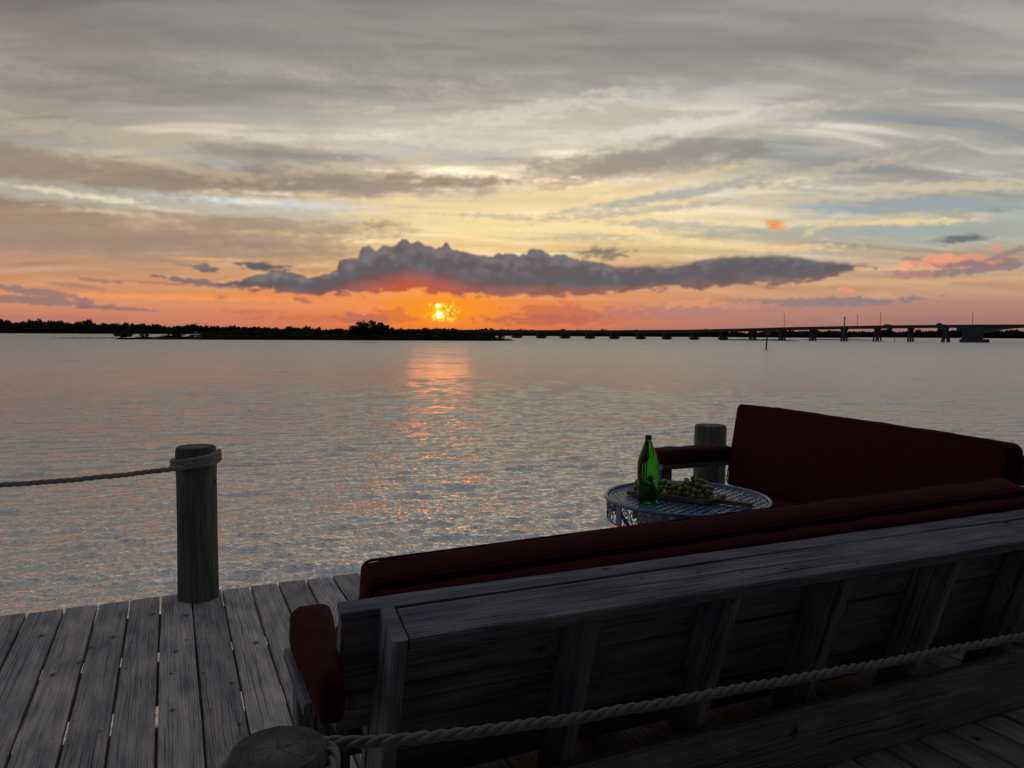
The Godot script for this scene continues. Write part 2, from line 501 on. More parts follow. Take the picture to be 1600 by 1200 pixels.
# a sawn board: length along x, thickness along y, width along z, eased edges that wander a little; lane picks its strip of the wood texture
func board(length: float, thick: float, width: float, lane: int, along: float, wander := 0.0015, flip := false, seed_ := 1) -> ArrayMesh:
	var r := RandomNumberGenerator.new()
	r.seed = seed_
	var st := begin()
	flat_group(st)
	var n := clampi(int(length / 0.22), 2, 26)
	var ch := minf(0.005, thick * 0.15)
	var u0 := (lane + 0.03) * 0.25
	var u1 := (lane + 0.97) * 0.25
	if flip:
		var s := u0
		u0 = u1
		u1 = s
	var rings := []
	var wob := PackedFloat32Array([0, 0, 0, 0])
	for k in n + 1:
		for q in 4:
			wob[q] = clampf(wob[q] * 0.7 + r.randf_range(-1, 1) * wander, -2.0 * wander, 2.0 * wander)
		var x := (float(k) / n - 0.5) * length
		var hy := thick / 2.0
		var zl := -width / 2.0 + wob[0]
		var zr := width / 2.0 + wob[1]
		var cup := wob[2] * 0.6
		var e := ch * (1.0 + 0.5 * wob[3] / maxf(wander, 0.0001))
		var eu := e / width * (u1 - u0)
		# around the section: top left to right, then down and back
		rings.append([
			[Vector3(x, hy + cup, zl + e), u0 + eu], [Vector3(x, hy - cup, zr - e), u1 - eu], [Vector3(x, hy - e - cup, zr), u1], [Vector3(x, -hy + ch, zr), u1 - (u1 - u0) * 0.22],
			[Vector3(x, -hy, zr - ch), u1 - (u1 - u0) * 0.25], [Vector3(x, -hy, zl + ch), u0 + (u1 - u0) * 0.25], [Vector3(x, -hy + ch, zl), u0 + (u1 - u0) * 0.22], [Vector3(x, hy - e + cup, zl), u0],
		])
	for k in n:
		var va := along + (float(k) / n) * length / 3.2
		var vb := along + (float(k + 1) / n) * length / 3.2
		for q in 8:
			var a: Array = rings[k][q]
			var b: Array = rings[k + 1][q]
			var c: Array = rings[k + 1][(q + 1) % 8]
			var d: Array = rings[k][(q + 1) % 8]
			quad(st, a[0], b[0], c[0], d[0], Vector2(a[1], va), Vector2(b[1], vb), Vector2(c[1], vb), Vector2(d[1], va))
	for e in [0, n]:
		var mid := Vector3((float(e) / n - 0.5) * length, 0, 0)
		for q in 8:
			var a: Vector3 = rings[e][q][0]
			var b: Vector3 = rings[e][(q + 1) % 8][0]
			var ua := Vector2(lerpf(u0, u1, a.z / width + 0.5), along + a.y * 0.1)
			var ub := Vector2(lerpf(u0, u1, b.z / width + 0.5), along + b.y * 0.1)
			var um := Vector2((u0 + u1) / 2, along)
			for v in ([[a, ua], [b, ub], [mid, um]] if e == 0 else [[b, ub], [a, ua], [mid, um]]):
				st.set_uv(v[1])
				st.add_vertex(v[0])
	return finish(st)


# a stuffed cushion: a box with big soft edges, slightly plump and wrinkled
func cushion(size: Vector3, radius: float, plump: float, seed_: int, wrinkle := 0.004) -> ArrayMesh:
	var n := FastNoiseLite.new()
	n.seed = seed_
	n.frequency = 1.0
	n.fractal_octaves = 3
	var half := size / 2.0
	var st := begin()
	st.set_smooth_group(0)
	var cuts := []
	for ax in 3:
		var h: float = half[ax]
		var r := minf(radius, h * 0.98)
		var list: Array[float] = [-h, -h + r * 0.12, -h + r * 0.35, -h + r * 0.65, -h + r]
		var inner := 2.0 * (h - r)
		var m := clampi(int(inner / 0.04), 1, 70)
		for k in range(1, m):
			list.append(-h + r + inner * k / m)
		list.append_array([h - r, h - r * 0.65, h - r * 0.35, h - r * 0.12, h])
		cuts.append(list)
	for ax in 3:
		var b := (ax + 1) % 3
		var c := (ax + 2) % 3
		for side in [-1.0, 1.0]:
			var grid := []
			for p in cuts[b]:
				var row := []
				for q in cuts[c]:
					var v := Vector3.ZERO
					v[ax] = half[ax] * side
					v[b] = p
					v[c] = q
					var rr := Vector3(minf(radius, half.x * 0.98), minf(radius, half.y * 0.98), minf(radius, half.z * 0.98))
					var core := Vector3(clampf(v.x, -half.x + rr.x, half.x - rr.x), clampf(v.y, -half.y + rr.y, half.y - rr.y), clampf(v.z, -half.z + rr.z, half.z - rr.z))
					var off := (v - core) / rr
					off = off.normalized() * Vector3(rr.x, rr.y, rr.z)
					var w := core + off
					var f := Vector3(1.0 - pow(w.x / half.x, 2), 1.0 - pow(w.y / half.y, 2), 1.0 - pow(w.z / half.z, 2))
					var nrm := off.normalized()
					f = Vector3(minf(f.x * 1.4, 1.0), minf(f.y * 1.4, 1.0), minf(f.z * 1.4, 1.0))
					w += nrm * plump * (nrm.x * nrm.x * f.y * f.z + nrm.y * nrm.y * f.x * f.z + nrm.z * nrm.z * f.x * f.y)
					w += nrm * wrinkle * n.get_noise_3d(w.x * 7.0, w.y * 11.0, w.z * 11.0) * 2.0
					row.append(w)
				grid.append(row)
			for i in grid.size() - 1:
				for j in (grid[0] as Array).size() - 1:
					var p0: Vector3 = grid[i][j]
					var p1: Vector3 = grid[i + 1][j]
					var p2: Vector3 = grid[i + 1][j + 1]
					var p3: Vector3 = grid[i][j + 1]
					if side > 0:
						quad(st, p0, p3, p2, p1)
					else:
						quad(st, p0, p1, p2, p3)
	return finish(st, true)


# corded seams round both faces of a cushion of that size
func piping(size: Vector3, radius: float) -> ArrayMesh:
	var st := begin()
	st.set_smooth_group(0)
	var e := 0.2 * radius
	for s in [-1.0, 1.0]:
		var pts := PackedVector3Array()
		var hx := size.x / 2 - e
		var hy := size.y / 2 - e
		for c in [[hx, hy, 0.0], [-hx, hy, 0.5], [-hx, -hy, 1.0], [hx, -hy, 1.5]]:
			var m := Vector2(c[0] - signf(c[0]) * radius, c[1] - signf(c[1]) * radius)
			for k in 5:
				var a: float = PI * c[2] + PI / 2 * k / 4.0
				pts.append(Vector3(m.x + cos(a) * radius, m.y + sin(a) * radius, s * (size.z / 2 - e)))
		# more points along the straight runs so that the cord stays on the cloth
		tube_into(st, pts, 0.0042, 6, true)
	return finish(st, true)


# a tube along points; radii may be one number or one for each point
func tube_into(st: SurfaceTool, pts: PackedVector3Array, radius: float, sides := 8, closed := false, caps := true) -> void:
	var n := pts.size()
	var rings := []
	var nrm := Vector3.ZERO
	for k in n:
		var a := pts[posmod(k - 1, n)] if closed or k > 0 else pts[k]
		var b := pts[(k + 1) % n] if closed or k < n - 1 else pts[k]
		var t := (b - a).normalized()
		if nrm == Vector3.ZERO:
			nrm = t.cross(Vector3.UP if absf(t.y) < 0.9 else Vector3.RIGHT).normalized()
		nrm = (nrm - t * nrm.dot(t)).normalized()
		var bin := t.cross(nrm)
		var ring := PackedVector3Array()
		for s in sides:
			var ang := TAU * s / sides
			ring.append(pts[k] + (nrm * cos(ang) + bin * sin(ang)) * radius)
		rings.append(ring)
	for k in (n if closed else n - 1):
		var r0: PackedVector3Array = rings[k]
		var r1: PackedVector3Array = rings[(k + 1) % n]
		for s in sides:
			var s1 := (s + 1) % sides
			quad(st, r0[s], r0[s1], r1[s1], r1[s], Vector2(float(s) / sides, k * 0.1), Vector2(float(s + 1) / sides, k * 0.1), Vector2(float(s + 1) / sides, k * 0.1 + 0.1), Vector2(float(s) / sides, k * 0.1 + 0.1))
	if caps and not closed:
		for e in [0, n - 1]:
			var r0: PackedVector3Array = rings[e]
			for s in sides:
				for v in ([pts[e], r0[(s + 1) % sides], r0[s]] if e == 0 else [pts[e], r0[s], r0[(s + 1) % sides]]):
					st.set_uv(Vector2.ZERO)
					st.add_vertex(v)


func tube(pts: PackedVector3Array, radius: float, sides := 8, closed := false) -> ArrayMesh:
	var st := begin()
	st.set_smooth_group(0)
	tube_into(st, pts, radius, sides, closed)
	return finish(st, true)


# a turned shape: profile of (radius, height) from bottom to top
func lathe(profile: PackedVector2Array, sides := 28, wobble := 0.0, seed_ := 3, smooth := true) -> ArrayMesh:
	var n := FastNoiseLite.new()
	n.seed = seed_
	n.frequency = 1.0
	var st := begin()
	st.set_smooth_group(0 if smooth else -1)
	for k in profile.size() - 1:
		for s in sides:
			var v := []
			for q in [[k, s], [k, s + 1], [k + 1, s + 1], [k + 1, s]]:
				var a: float = TAU * (int(q[1]) % sides) / sides
				var p := profile[q[0]]
				var r := p.x * (1.0 + wobble * n.get_noise_3d(cos(a) * 1.6, p.y * 1.2, sin(a) * 1.6))
				v.append(Vector3(cos(a) * r, p.y, sin(a) * r))
				v.append(Vector2(float(q[1]) / sides, p.y / 3.2))
			quad(st, v[0], v[2], v[4], v[6], v[1], v[3], v[5], v[7])
	return finish(st, true)


func box_into(st: SurfaceTool, c: Vector3, size: Vector3, basis := Basis.IDENTITY) -> void:
	var h := size / 2.0
	for ax in 3:
		for s in [-1.0, 1.0]:
			var b := (ax + 1) % 3
			var d := (ax + 2) % 3
			var p := []
			for q in [[-1, -1], [1, -1], [1, 1], [-1, 1]]:
				var v := Vector3.ZERO
				v[ax] = h[ax] * s
				v[b] = h[b] * q[0]
				v[d] = h[d] * q[1]
				p.append(c + basis * v)
			if s > 0:
				quad(st, p[0], p[3], p[2], p[1])
			else:
				quad(st, p[0], p[1], p[2], p[3])


func boxmesh(size: Vector3) -> ArrayMesh:
	var st := begin()
	flat_group(st)
	box_into(st, Vector3.ZERO, size)
	return finish(st)


# ---------------------------------------------------------------- materials
func plain(c: Color, rough := 0.8, metal := 0.0) -> StandardMaterial3D:
	var m := StandardMaterial3D.new()
	m.albedo_color = c.linear_to_srgb()
	m.roughness = rough
	m.metallic = metal
	return m


func noise_tex(size: int, freq: float, octaves: int, seed_: int, low: Color, high: Color) -> NoiseTexture2D:
	var t := NoiseTexture2D.new()
	t.width = size
	t.height = size
	t.seamless = true
	var n := FastNoiseLite.new()
	n.seed = seed_
	n.frequency = freq
	n.fractal_octaves = octaves
	t.noise = n
	t.generate_mipmaps = false
	var g := Gradient.new()
	g.set_color(0, low)
	g.set_color(1, high)
	t.color_ramp = g
	return t


# weathered boards: four strips side by side, grain running down the picture, with knots, checks and pale worn streaks
func wood_images() -> Array:
	var w := 512
	var h := 2048
	var n1 := FastNoiseLite.new()
	n1.seed = 3
	n1.frequency = 1.0
	n1.fractal_octaves = 3
	var n2 := FastNoiseLite.new()
	n2.seed = 9
	n2.frequency = 1.0
	n2.fractal_octaves = 2
	var r := RandomNumberGenerator.new()
	r.seed = 31
	var data := PackedByteArray()
	data.resize(w * h * 3)
	var hi := PackedByteArray()
	hi.resize(w * h)
	for lane in 4:
		var knots: Array[Vector3] = []
		for k in [8, 5, 7, 9][lane]:
			knots.append(Vector3(r.randf_range(0.08, 0.92), r.randf_range(0.15, 3.05), 0.004 + 0.017 * pow(r.randf(), 1.8)))
		var checks: Array[Vector3] = []
		for k in 9:
			checks.append(Vector3(r.randf_range(0.08, 0.92), r.randf_range(0.0, 2.6), r.randf_range(0.25, 0.9)))
		var heart := r.randf_range(-0.5, 1.4)
		var rings := r.randf_range(13.0, 22.0)
		var tone := [1.0, 0.9, 1.08, 0.96][lane] as float
		for y in h:
			var v := y * 3.2 / h
			var fade := smoothstep(0.0, 0.12, minf(v, 3.2 - v))
			var drift := n1.get_noise_2d(v * 0.7, lane * 10.0) * 0.16 * fade
			for x in 128:
				var u := (x + 0.5) / 128.0
				var q := absf(u - heart + drift) * rings + n1.get_noise_2d(u * 2.0 + lane * 7.0, v * 1.3) * 1.3 * fade
				var dark := 0.0
				var pit := 0.0
				for kn in knots:
					var dy := v - kn.y
					if absf(dy) > 0.3:
						continue
					var dx := (u - kn.x) * 0.145
					var d := sqrt(dx * dx + dy * dy * 0.18)
					q += 2.6 * exp(-d * d / (kn.z * kn.z * 2.6)) * signf(dx + 0.0001) * 0.6
					var d2 := sqrt(dx * dx + dy * dy * 0.5)
					dark = maxf(dark, smoothstep(kn.z * 1.15, kn.z * 0.35, d2))
					pit = maxf(pit, smoothstep(kn.z * 0.5, kn.z * 0.15, d2))
				var ring := 0.5 + 0.5 * sin(q * TAU)
				ring = pow(ring, 1.6) * (0.55 + 0.9 * n2.get_noise_2d(u * 14.0, v * 2.0 + 20.0))
				var fibre := n2.get_noise_2d(u * 90.0, v * 5.0 + lane * 40.0)
				var streak := n2.get_noise_2d(u * 24.0 + 50.0, v * 1.1 + lane * 9.0)
				var patch := n1.get_noise_2d(u * 1.6 + 90.0, v * 2.6 + lane * 13.0)
				if v > 2.7:
					# run into the top of the picture without a seam
					var e := smoothstep(2.7, 3.2, v)
					fibre = lerpf(fibre, n2.get_noise_2d(u * 90.0, (v - 3.2) * 5.0 + lane * 40.0), e)
					streak = lerpf(streak, n2.get_noise_2d(u * 24.0 + 50.0, (v - 3.2) * 1.1 + lane * 9.0), e)
					patch = lerpf(patch, n1.get_noise_2d(u * 1.6 + 90.0, (v - 3.2) * 2.6 + lane * 13.0), e)
				var crack := 0.0
				for c in checks:
					if v > c.y and v < c.y + c.z:
						var wdt := 0.012 * sin(PI * (v - c.y) / c.z)
						crack = maxf(crack, smoothstep(wdt, wdt * 0.3, absf(u - c.x + n1.get_noise_2d(v * 3.0, c.x * 50.0) * 0.05)))
				var g := tone * (0.37 - 0.13 * ring + 0.13 * fibre + 0.15 * streak + 0.16 * patch)
				g = lerpf(g, 0.07, dark * 0.62)
				g = lerpf(g, 0.025, maxf(pit, crack) * 0.9)
				g = clampf(g, 0.015, 0.6)
				var warm := 0.10 * patch + 0.06 * streak + 0.08 * dark
				var at := (y * w + lane * 128 + x) * 3
				data[at] = int(255.0 * pow(g * (1.0 + warm), 0.4545))
				data[at + 1] = int(255.0 * pow(g * 0.965, 0.4545))
				data[at + 2] = int(255.0 * pow(g * (0.955 - warm), 0.4545))
				hi[y * w + lane * 128 + x] = int(clampf(150.0 - 55.0 * ring + 38.0 * fibre - 100.0 * maxf(crack, pit) + 10.0 * streak, 0.0, 255.0))
	return [Image.create_from_data(w, h, false, Image.FORMAT_RGB8, data), Image.create_from_data(w, h, false, Image.FORMAT_L8, hi)]


func end_grain_image() -> Image:
	var s := 256
	var im := Image.create(s, s, false, Image.FORMAT_RGB8)
	var n := FastNoiseLite.new()
	n.seed = 8
	n.frequency = 1.0
	n.fractal_octaves = 3
	for y in s:
		for x in s:
			var p := Vector2(x + 0.5, y + 0.5) / s * 2.0 - Vector2.ONE
			var d := p.length() + 0.07 * n.get_noise_2d(p.x * 2.0, p.y * 2.0)
			var ring := 0.5 + 0.5 * sin(d * 62.0 + 2.0 * n.get_noise_2d(p.x * 4.0, p.y * 4.0))
			var a := p.angle()
			var star := smoothstep(0.05, 0.0, absf(sin(a * 2.5 + 0.7 + 0.5 * n.get_noise_1d(d * 3.0))) * d) * smoothstep(1.0, 0.2, d)
			var blotch := n.get_noise_2d(p.x * 3.0 + 9.0, p.y * 3.0)
			var g := 0.10 + 0.05 * ring + 0.07 * blotch
			g += 0.10 * smoothstep(0.62, 0.35, d + 0.3 * blotch)
			g = clampf(g * (1.0 - 0.85 * star), 0.01, 0.4)
			im.set_pixel(x, y, Color(g, g * 0.985, g * 0.97).linear_to_srgb())
	return im


func wood(tint: Color, bump: float, rough := 0.85) -> StandardMaterial3D:
	var m := StandardMaterial3D.new()
	m.albedo_texture = M.wood_tex
	m.albedo_color = tint.linear_to_srgb()
	m.roughness = rough
	m.metallic_specular = 0.35
	m.heightmap_enabled = true
	m.heightmap_texture = M.wood_height
	m.heightmap_scale = bump
	return m


func fabric(c: Color, seed_: int) -> StandardMaterial3D:
	var m := StandardMaterial3D.new()
	m.albedo_color = c.linear_to_srgb()
	m.albedo_texture = noise_tex(512, 0.02, 5, seed_, Color(0.86, 0.86, 0.86), Color(1, 1, 1))
	m.uv1_triplanar = true
	m.uv1_scale = Vector3(2.2, 2.2, 2.2)
	m.roughness = 0.95
	m.metallic_specular = 0.25
	m.heightmap_enabled = true
	m.heightmap_texture = noise_tex(512, 0.16, 3, seed_ + 1, Color.BLACK, Color.WHITE)
	m.heightmap_scale = 0.12
	return m


func make_materials() -> void:
	var wi := wood_images()
	M.wood_tex = ImageTexture.create_from_image(wi[0])
	M.wood_height = ImageTexture.create_from_image(wi[1])
	M.plank = []
	for t in [Color(1.4, 1.36, 1.32), Color(1.22, 1.19, 1.16), Color(1.5, 1.44, 1.36), Color(1.16, 1.14, 1.13)]:
		M.plank.append(wood(t, 0.28))
	M.bench = wood(Color(0.8, 0.85, 0.95), 0.5)  # bluish tint stands in for blue sky light on the cap
	M.joist = M.plank[1]
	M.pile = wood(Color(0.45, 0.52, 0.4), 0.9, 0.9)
	M.pile_top = plain(Color(0.75, 0.76, 0.7), 0.9)
	(M.pile_top as StandardMaterial3D).albedo_texture = ImageTexture.create_from_image(end_grain_image())
	M.rope = plain(Color(0.48, 0.45, 0.43), 0.95)
	(M.rope as StandardMaterial3D).albedo_texture = noise_tex(256, 0.08, 4, 6, Color(0.72, 0.7, 0.68), Color(1, 1, 1))
	(M.rope as StandardMaterial3D).uv1_triplanar = true
	(M.rope as StandardMaterial3D).uv1_scale = Vector3(9, 9, 9)
	M.red = fabric(Color(0.085, 0.012, 0.016), 41)
	M.blue = plain(Color(0.16, 0.28, 0.48), 0.28)
	(M.blue as StandardMaterial3D).albedo_texture = noise_tex(256, 0.03, 4, 12, Color(0.7, 0.72, 0.75), Color(1, 1, 1))
	(M.blue as StandardMaterial3D).uv1_triplanar = true
	(M.blue as StandardMaterial3D).uv1_scale = Vector3(4, 4, 4)


# ---------------------------------------------------------------- water
var wave_dir: PackedVector2Array
var wave_k: PackedFloat32Array
var wave_a: PackedFloat32Array
var wave_p: PackedFloat32Array
var wave_n := FastNoiseLite.new()


func make_waves() -> void:
	var r := RandomNumberGenerator.new()
	r.seed = 515
	wave_n.seed = 2
	wave_n.frequency = 1.0
	wave_n.fractal_octaves = 2
	# wind from the right front; short steep chop with a little longer swell
	for k in 8:
		var length := 1.6 * pow(3.6, k / 7.0)
		var a := deg_to_rad(112.0 + r.randf_range(-26.0, 26.0))
		wave_dir.append(Vector2(cos(a), sin(a)))
		wave_k.append(TAU / length)
		wave_a.append(0.008 * length / TAU * r.randf_range(0.7, 1.2))
		wave_p.append(r.randf() * TAU)
	for k in 6:
		var length := 6.0 * pow(2.6, k / 5.0)
		var a := deg_to_rad(114.0 + r.randf_range(-22.0, 22.0))
		wave_dir.append(Vector2(cos(a), sin(a)))
		wave_k.append(TAU / length)
		wave_a.append(0.011 * length / TAU * r.randf_range(0.7, 1.2))
		wave_p.append(r.randf() * TAU)
	for k in 26:
		var t := float(k) / 25.0
		var length := 0.16 * pow(6.5, pow(t, 1.1))
		var spread := r.randf_range(-1.0, 1.0) * lerpf(24.0, 15.0, t) + (18.0 if k % 3 == 0 else -7.0)
		var a := deg_to_rad(110.0 + spread)
		wave_dir.append(Vector2(cos(a), sin(a)))
		wave_k.append(TAU / length)
		wave_a.append(0.0084 * pow(length, 0.72) * r.randf_range(0.7, 1.2))
		wave_p.append(r.randf() * TAU)


func wave(x: float, z: float, cell: float) -> float:
	var gust := 0.9 + 0.3 * wave_n.get_noise_2d(x * 0.06, z * 0.06) + 0.25 * wave_n.get_noise_2d(x * 0.3 + 30.0, z * 0.3)
	var bend := wave_n.get_noise_2d(x * 0.2, z * 0.2 + 70.0) * 1.5
	var h := 0.0
	for k in wave_k.size():
		var f := wave_k[k] * cell
		if f > 2.6:
			continue
		var s := sin((x * wave_dir[k].x + z * wave_dir[k].y) * wave_k[k] + wave_p[k] + bend)
		# crests sharper than troughs
		h += wave_a[k] * (1.0 - f / 2.6) * (s + 0.45 * s * s - 0.22)
	return h * maxf(0.25, gust)


func make_water() -> void:
	make_waves()
	# rings round the dock that widen with distance; finer where the dock looks out
	var radii := PackedFloat32Array()
	var rr := 0.4
	while rr < 9000.0:
		radii.append(rr)
		var step := 0.03 if rr < 6.5 else (0.0036 if rr < 26.0 else lerpf(0.0045, 0.014, clampf(log(rr / 26.0) / log(350.0 / 26.0), 0.0, 1.0)))
		rr *= 1.0 + step if rr < 400.0 else 1.08
	var angs := PackedFloat32Array()
	var a := -180.0
	while a < 180.0:
		angs.append(a)
		a += 0.17 if absf(a) < 41.0 else (0.6 if absf(a) < 70.0 else 3.0)
	var nr := radii.size()
	var na := angs.size()
	var pos := PackedVector3Array()
	var nor := PackedVector3Array()
	var uv := PackedVector2Array()
	pos.resize(nr * na)
	nor.resize(nr * na)
	uv.resize(nr * na)
	var turn := Vector2.from_angle(0.61)
	for i in nr:
		var r := radii[i]
		var dr := (radii[i + 1] - r) if i < nr - 1 else r * 0.08
		for j in na:
			var d := sky_dir(angs[j], 0.0)
			var x := d.x * r
			var z := d.z * r
			var cell := maxf(dr * 0.5, r * deg_to_rad(angs[mini(j + 1, na - 1)] - angs[maxi(j - 1, 0)]) * 0.5)
			var h := 0.0
			if r < 420.0 and cell < 5.0:
				h = wave(x, z, cell)
			var at := i * na + j
			pos[at] = Vector3(x, WATER_Y + h, z)
			uv[at] = Vector2(x * turn.x + z * turn.y, z * turn.x - x * turn.y) / 4.7
	for i in nr:
		for j in na:
			var i0 := maxi(i - 1, 0)
			var i1 := mini(i + 1, nr - 1)
			var e1 := pos[i1 * na + j] - pos[i0 * na + j]
			var e2 := pos[i * na + (j + 1) % na] - pos[i * na + (j + na - 1) % na]
			var n := e1.cross(e2).normalized()
			nor[i * na + j] = n if n.y > 0.0 else -n
	var t := NoiseTexture2D.new()
	t.width = 1024
	t.height = 1024
	t.seamless = true
	t.generate_mipmaps = false
	t.as_normal_map = true
	t.bump_strength = 15.0
	var n := FastNoiseLite.new()
	n.seed = 14
	n.noise_type = FastNoiseLite.TYPE_SIMPLEX_SMOOTH
	n.frequency = 0.032
	n.fractal_octaves = 4
	n.fractal_gain = 0.5
	n.domain_warp_enabled = true
	n.domain_warp_amplitude = 22.0
	n.domain_warp_frequency = 0.012
	t.noise = n
	# the chop is geometry and ripple relief near by; farther off, where it is finer than the picture, it is roughness
	var bands := [[0.0, 0.03, 0.8]]
	for k in 26:
		var r := 11.0 * pow(40.0, k / 25.0)
		bands.append([r, lerpf(0.03, 0.36, pow((k + 1) / 26.0, 1.15)), 0.8])
	bands.append([20000.0, 0.0, 0.0])
	var mesh := ArrayMesh.new()
	for band in bands.size() - 1:
		var idx := PackedInt32Array()
		var first := -1
		var last := 0
		for i in nr - 1:
			if radii[i] < bands[band][0] or radii[i] >= bands[band + 1][0]:
				continue
			if first < 0:
				first = i
			last = i + 1
			var o := (i - first) * na
			for j in na:
				var j1 := (j + 1) % na
				idx.append(o + j)
				idx.append(o + na + j)
				idx.append(o + na + j1)
				idx.append(o + j)
				idx.append(o + na + j1)
				idx.append(o + j1)
		var arr := []
		arr.resize(Mesh.ARRAY_MAX)
		arr[Mesh.ARRAY_VERTEX] = pos.slice(first * na, (last + 1) * na)
		arr[Mesh.ARRAY_NORMAL] = nor.slice(first * na, (last + 1) * na)
		arr[Mesh.ARRAY_TEX_UV] = uv.slice(first * na, (last + 1) * na)
		arr[Mesh.ARRAY_INDEX] = idx
		mesh.add_surface_from_arrays(Mesh.PRIMITIVE_TRIANGLES, arr)
		var m := StandardMaterial3D.new()
		m.albedo_color = Color(0.035, 0.036, 0.032).linear_to_srgb()
		m.roughness = bands[band][1]
		m.metallic_specular = 0.6
		m.refraction_enabled = true
		m.refraction_scale = 0.52
		m.normal_enabled = true
		m.normal_texture = t
		m.normal_scale = bands[band][2]
		mesh.surface_set_material(band, m)
	structure("water", mesh, null)
	print("water ", nr * na, " ", Time.get_ticks_msec())


# ---------------------------------------------------------------- land and trees
# one tree crown: leaf-sized faces spread through uneven clumps
func crown_mesh(seed_: int, clumps: int, leaves: int, leaf: float, spread: Vector3, lift: float) -> ArrayMesh:
	var r := RandomNumberGenerator.new()
	r.seed = seed_
	var pos := PackedVector3Array()
	var nor := PackedVector3Array()
	for k in clumps:
		var a := r.randf() * TAU
		var d := sqrt(r.randf()) * 0.8
		var c := Vector3(cos(a) * d * spread.x, lift + r.randf_range(-0.55, 0.75) * spread.y * (1.0 - d * 0.45), sin(a) * d * spread.z)
		var cr := r.randf_range(0.22, 0.42)
		for q in leaves:
			var v := Vector3(r.randfn(), r.randfn(), r.randfn()).normalized()
			var p := c + v * Vector3(spread.x, spread.y, spread.z) * cr * pow(r.randf(), 0.35)
			var t := v.cross(Vector3(r.randfn(), r.randfn(), r.randfn())).normalized()
			var n := (v + Vector3(r.randfn(), r.randfn(), r.randfn()) * 0.5).normalized()
			t = (t - n * t.dot(n)).normalized()
			var b := n.cross(t)
			var s := leaf * r.randf_range(0.6, 1.4)
			var p0 := p - t * s
			var p1 := p + b * s * 0.55
			var p2 := p + t * s
			var p3 := p - b * s * 0.55
			pos.append_array([p0, p1, p2, p0, p2, p3])
			nor.append_array([n, n, n, n, n, n])
	var arr := []
	arr.resize(Mesh.ARRAY_MAX)
	arr[Mesh.ARRAY_VERTEX] = pos
	arr[Mesh.ARRAY_NORMAL] = nor
	var mesh := ArrayMesh.new()
	mesh.add_surface_from_arrays(Mesh.PRIMITIVE_TRIANGLES, arr)
	return mesh


func trunk_mesh(height: float, radius: float, seed_: int) -> ArrayMesh:
	var r := RandomNumberGenerator.new()
	r.seed = seed_
	var st := begin()
	st.set_smooth_group(0)
	var pts := PackedVector3Array()
	for k in 5:
		pts.append(Vector3(r.randf_range(-0.1, 0.1) * k * 0.3, height * k / 4.0 - 0.3, r.randf_range(-0.1, 0.1) * k * 0.3))
	tube_into(st, pts, radius, 6)
	for k in 4:
		var p := pts[2 + k % 2]
		var a := r.randf() * TAU
		tube_into(st, PackedVector3Array([p, p + Vector3(cos(a) * height * 0.25, height * 0.2, sin(a) * height * 0.25), p + Vector3(cos(a) * height * 0.5, height * 0.5, sin(a) * height * 0.5)]), radius * 0.5, 5)
	return finish(st, true)


# a low strip of ground along bearings x0..x1 of the photograph
func land_strip(x0: float, x1: float, near: float, far: float, rise: float, seed_: int, taper := 0.12) -> ArrayMesh:
	var n := FastNoiseLite.new()
	n.seed = seed_
	n.frequency = 1.0
	n.fractal_octaves = 3
	var st := begin()
	st.set_smooth_group(0)
	var cols := 90
	var rows := 7
	var grid := []
	for i in cols + 1:
		var t := float(i) / cols
		var px := lerpf(x0, x1, t)
		var e := minf(1.0, minf(t, 1.0 - t) / taper)
		e = sqrt(maxf(0.0, 1.0 - (1.0 - e) * (1.0 - e)))
		var row := []
		for j in rows + 1:
			var s := float(j) / rows
			var wob := n.get_noise_2d(t * 14.0, 3.0) * 0.16 * (far - near)
			var dist := lerpf((near + far) / 2, lerpf(near, far, s), maxf(e, 0.02)) + wob * (1.0 - s)
			var h := sin(PI * clampf(s, 0.0, 1.0)) * rise * e * (1.0 + 0.5 * n.get_noise_2d(t * 30.0, s * 3.0)) - 0.25
			row.append(at_range(px, dist, WATER_Y + h))
		grid.append(row)
	for i in cols:
		for j in rows:
			quad(st, grid[i][j], grid[i][j + 1], grid[i + 1][j + 1], grid[i + 1][j])
	return finish(st, true)


func forest(x0: float, x1: float, dist: float, depth: float, low: float, high: float, count: int, mat: Material, label: String, profile: Callable, seed_: int) -> void:
	var r := RandomNumberGenerator.new()
	r.seed = seed_
	var mm := MultiMesh.new()
	mm.transform_format = MultiMesh.TRANSFORM_3D
	mm.mesh = crown_mesh(seed_, 16, 46, 0.14, Vector3(1.0, 0.85, 1.0), 0.55)
	mm.instance_count = count
	for k in count:
		var px := lerpf(x0, x1, (k + r.randf()) / count)
		var row := r.randf()
		var d := dist + depth * row
		var h: float = r.randf_range(low, high) * profile.call(px)
		h *= 1.0 + 0.07 * sin(px * 0.11 + 2.0 * sin(px * 0.05))
		if r.randf() < 0.08:
			h *= r.randf_range(1.15, 1.4)
		var w := h * r.randf_range(0.4, 0.65)
		var p := at_range(px, d, WATER_Y)
		mm.set_instance_transform(k, Transform3D(Basis(Vector3.UP, r.randf() * TAU) * Basis.from_scale(Vector3(w, h * 0.78, w)), p))
	var o := MultiMeshInstance3D.new()
	o.name = numbered("forest")
	o.multimesh = mm
	o.material_override = mat
	o.set_meta("kind", "stuff")
	tag(o, label, "forest")
	add_child(o)


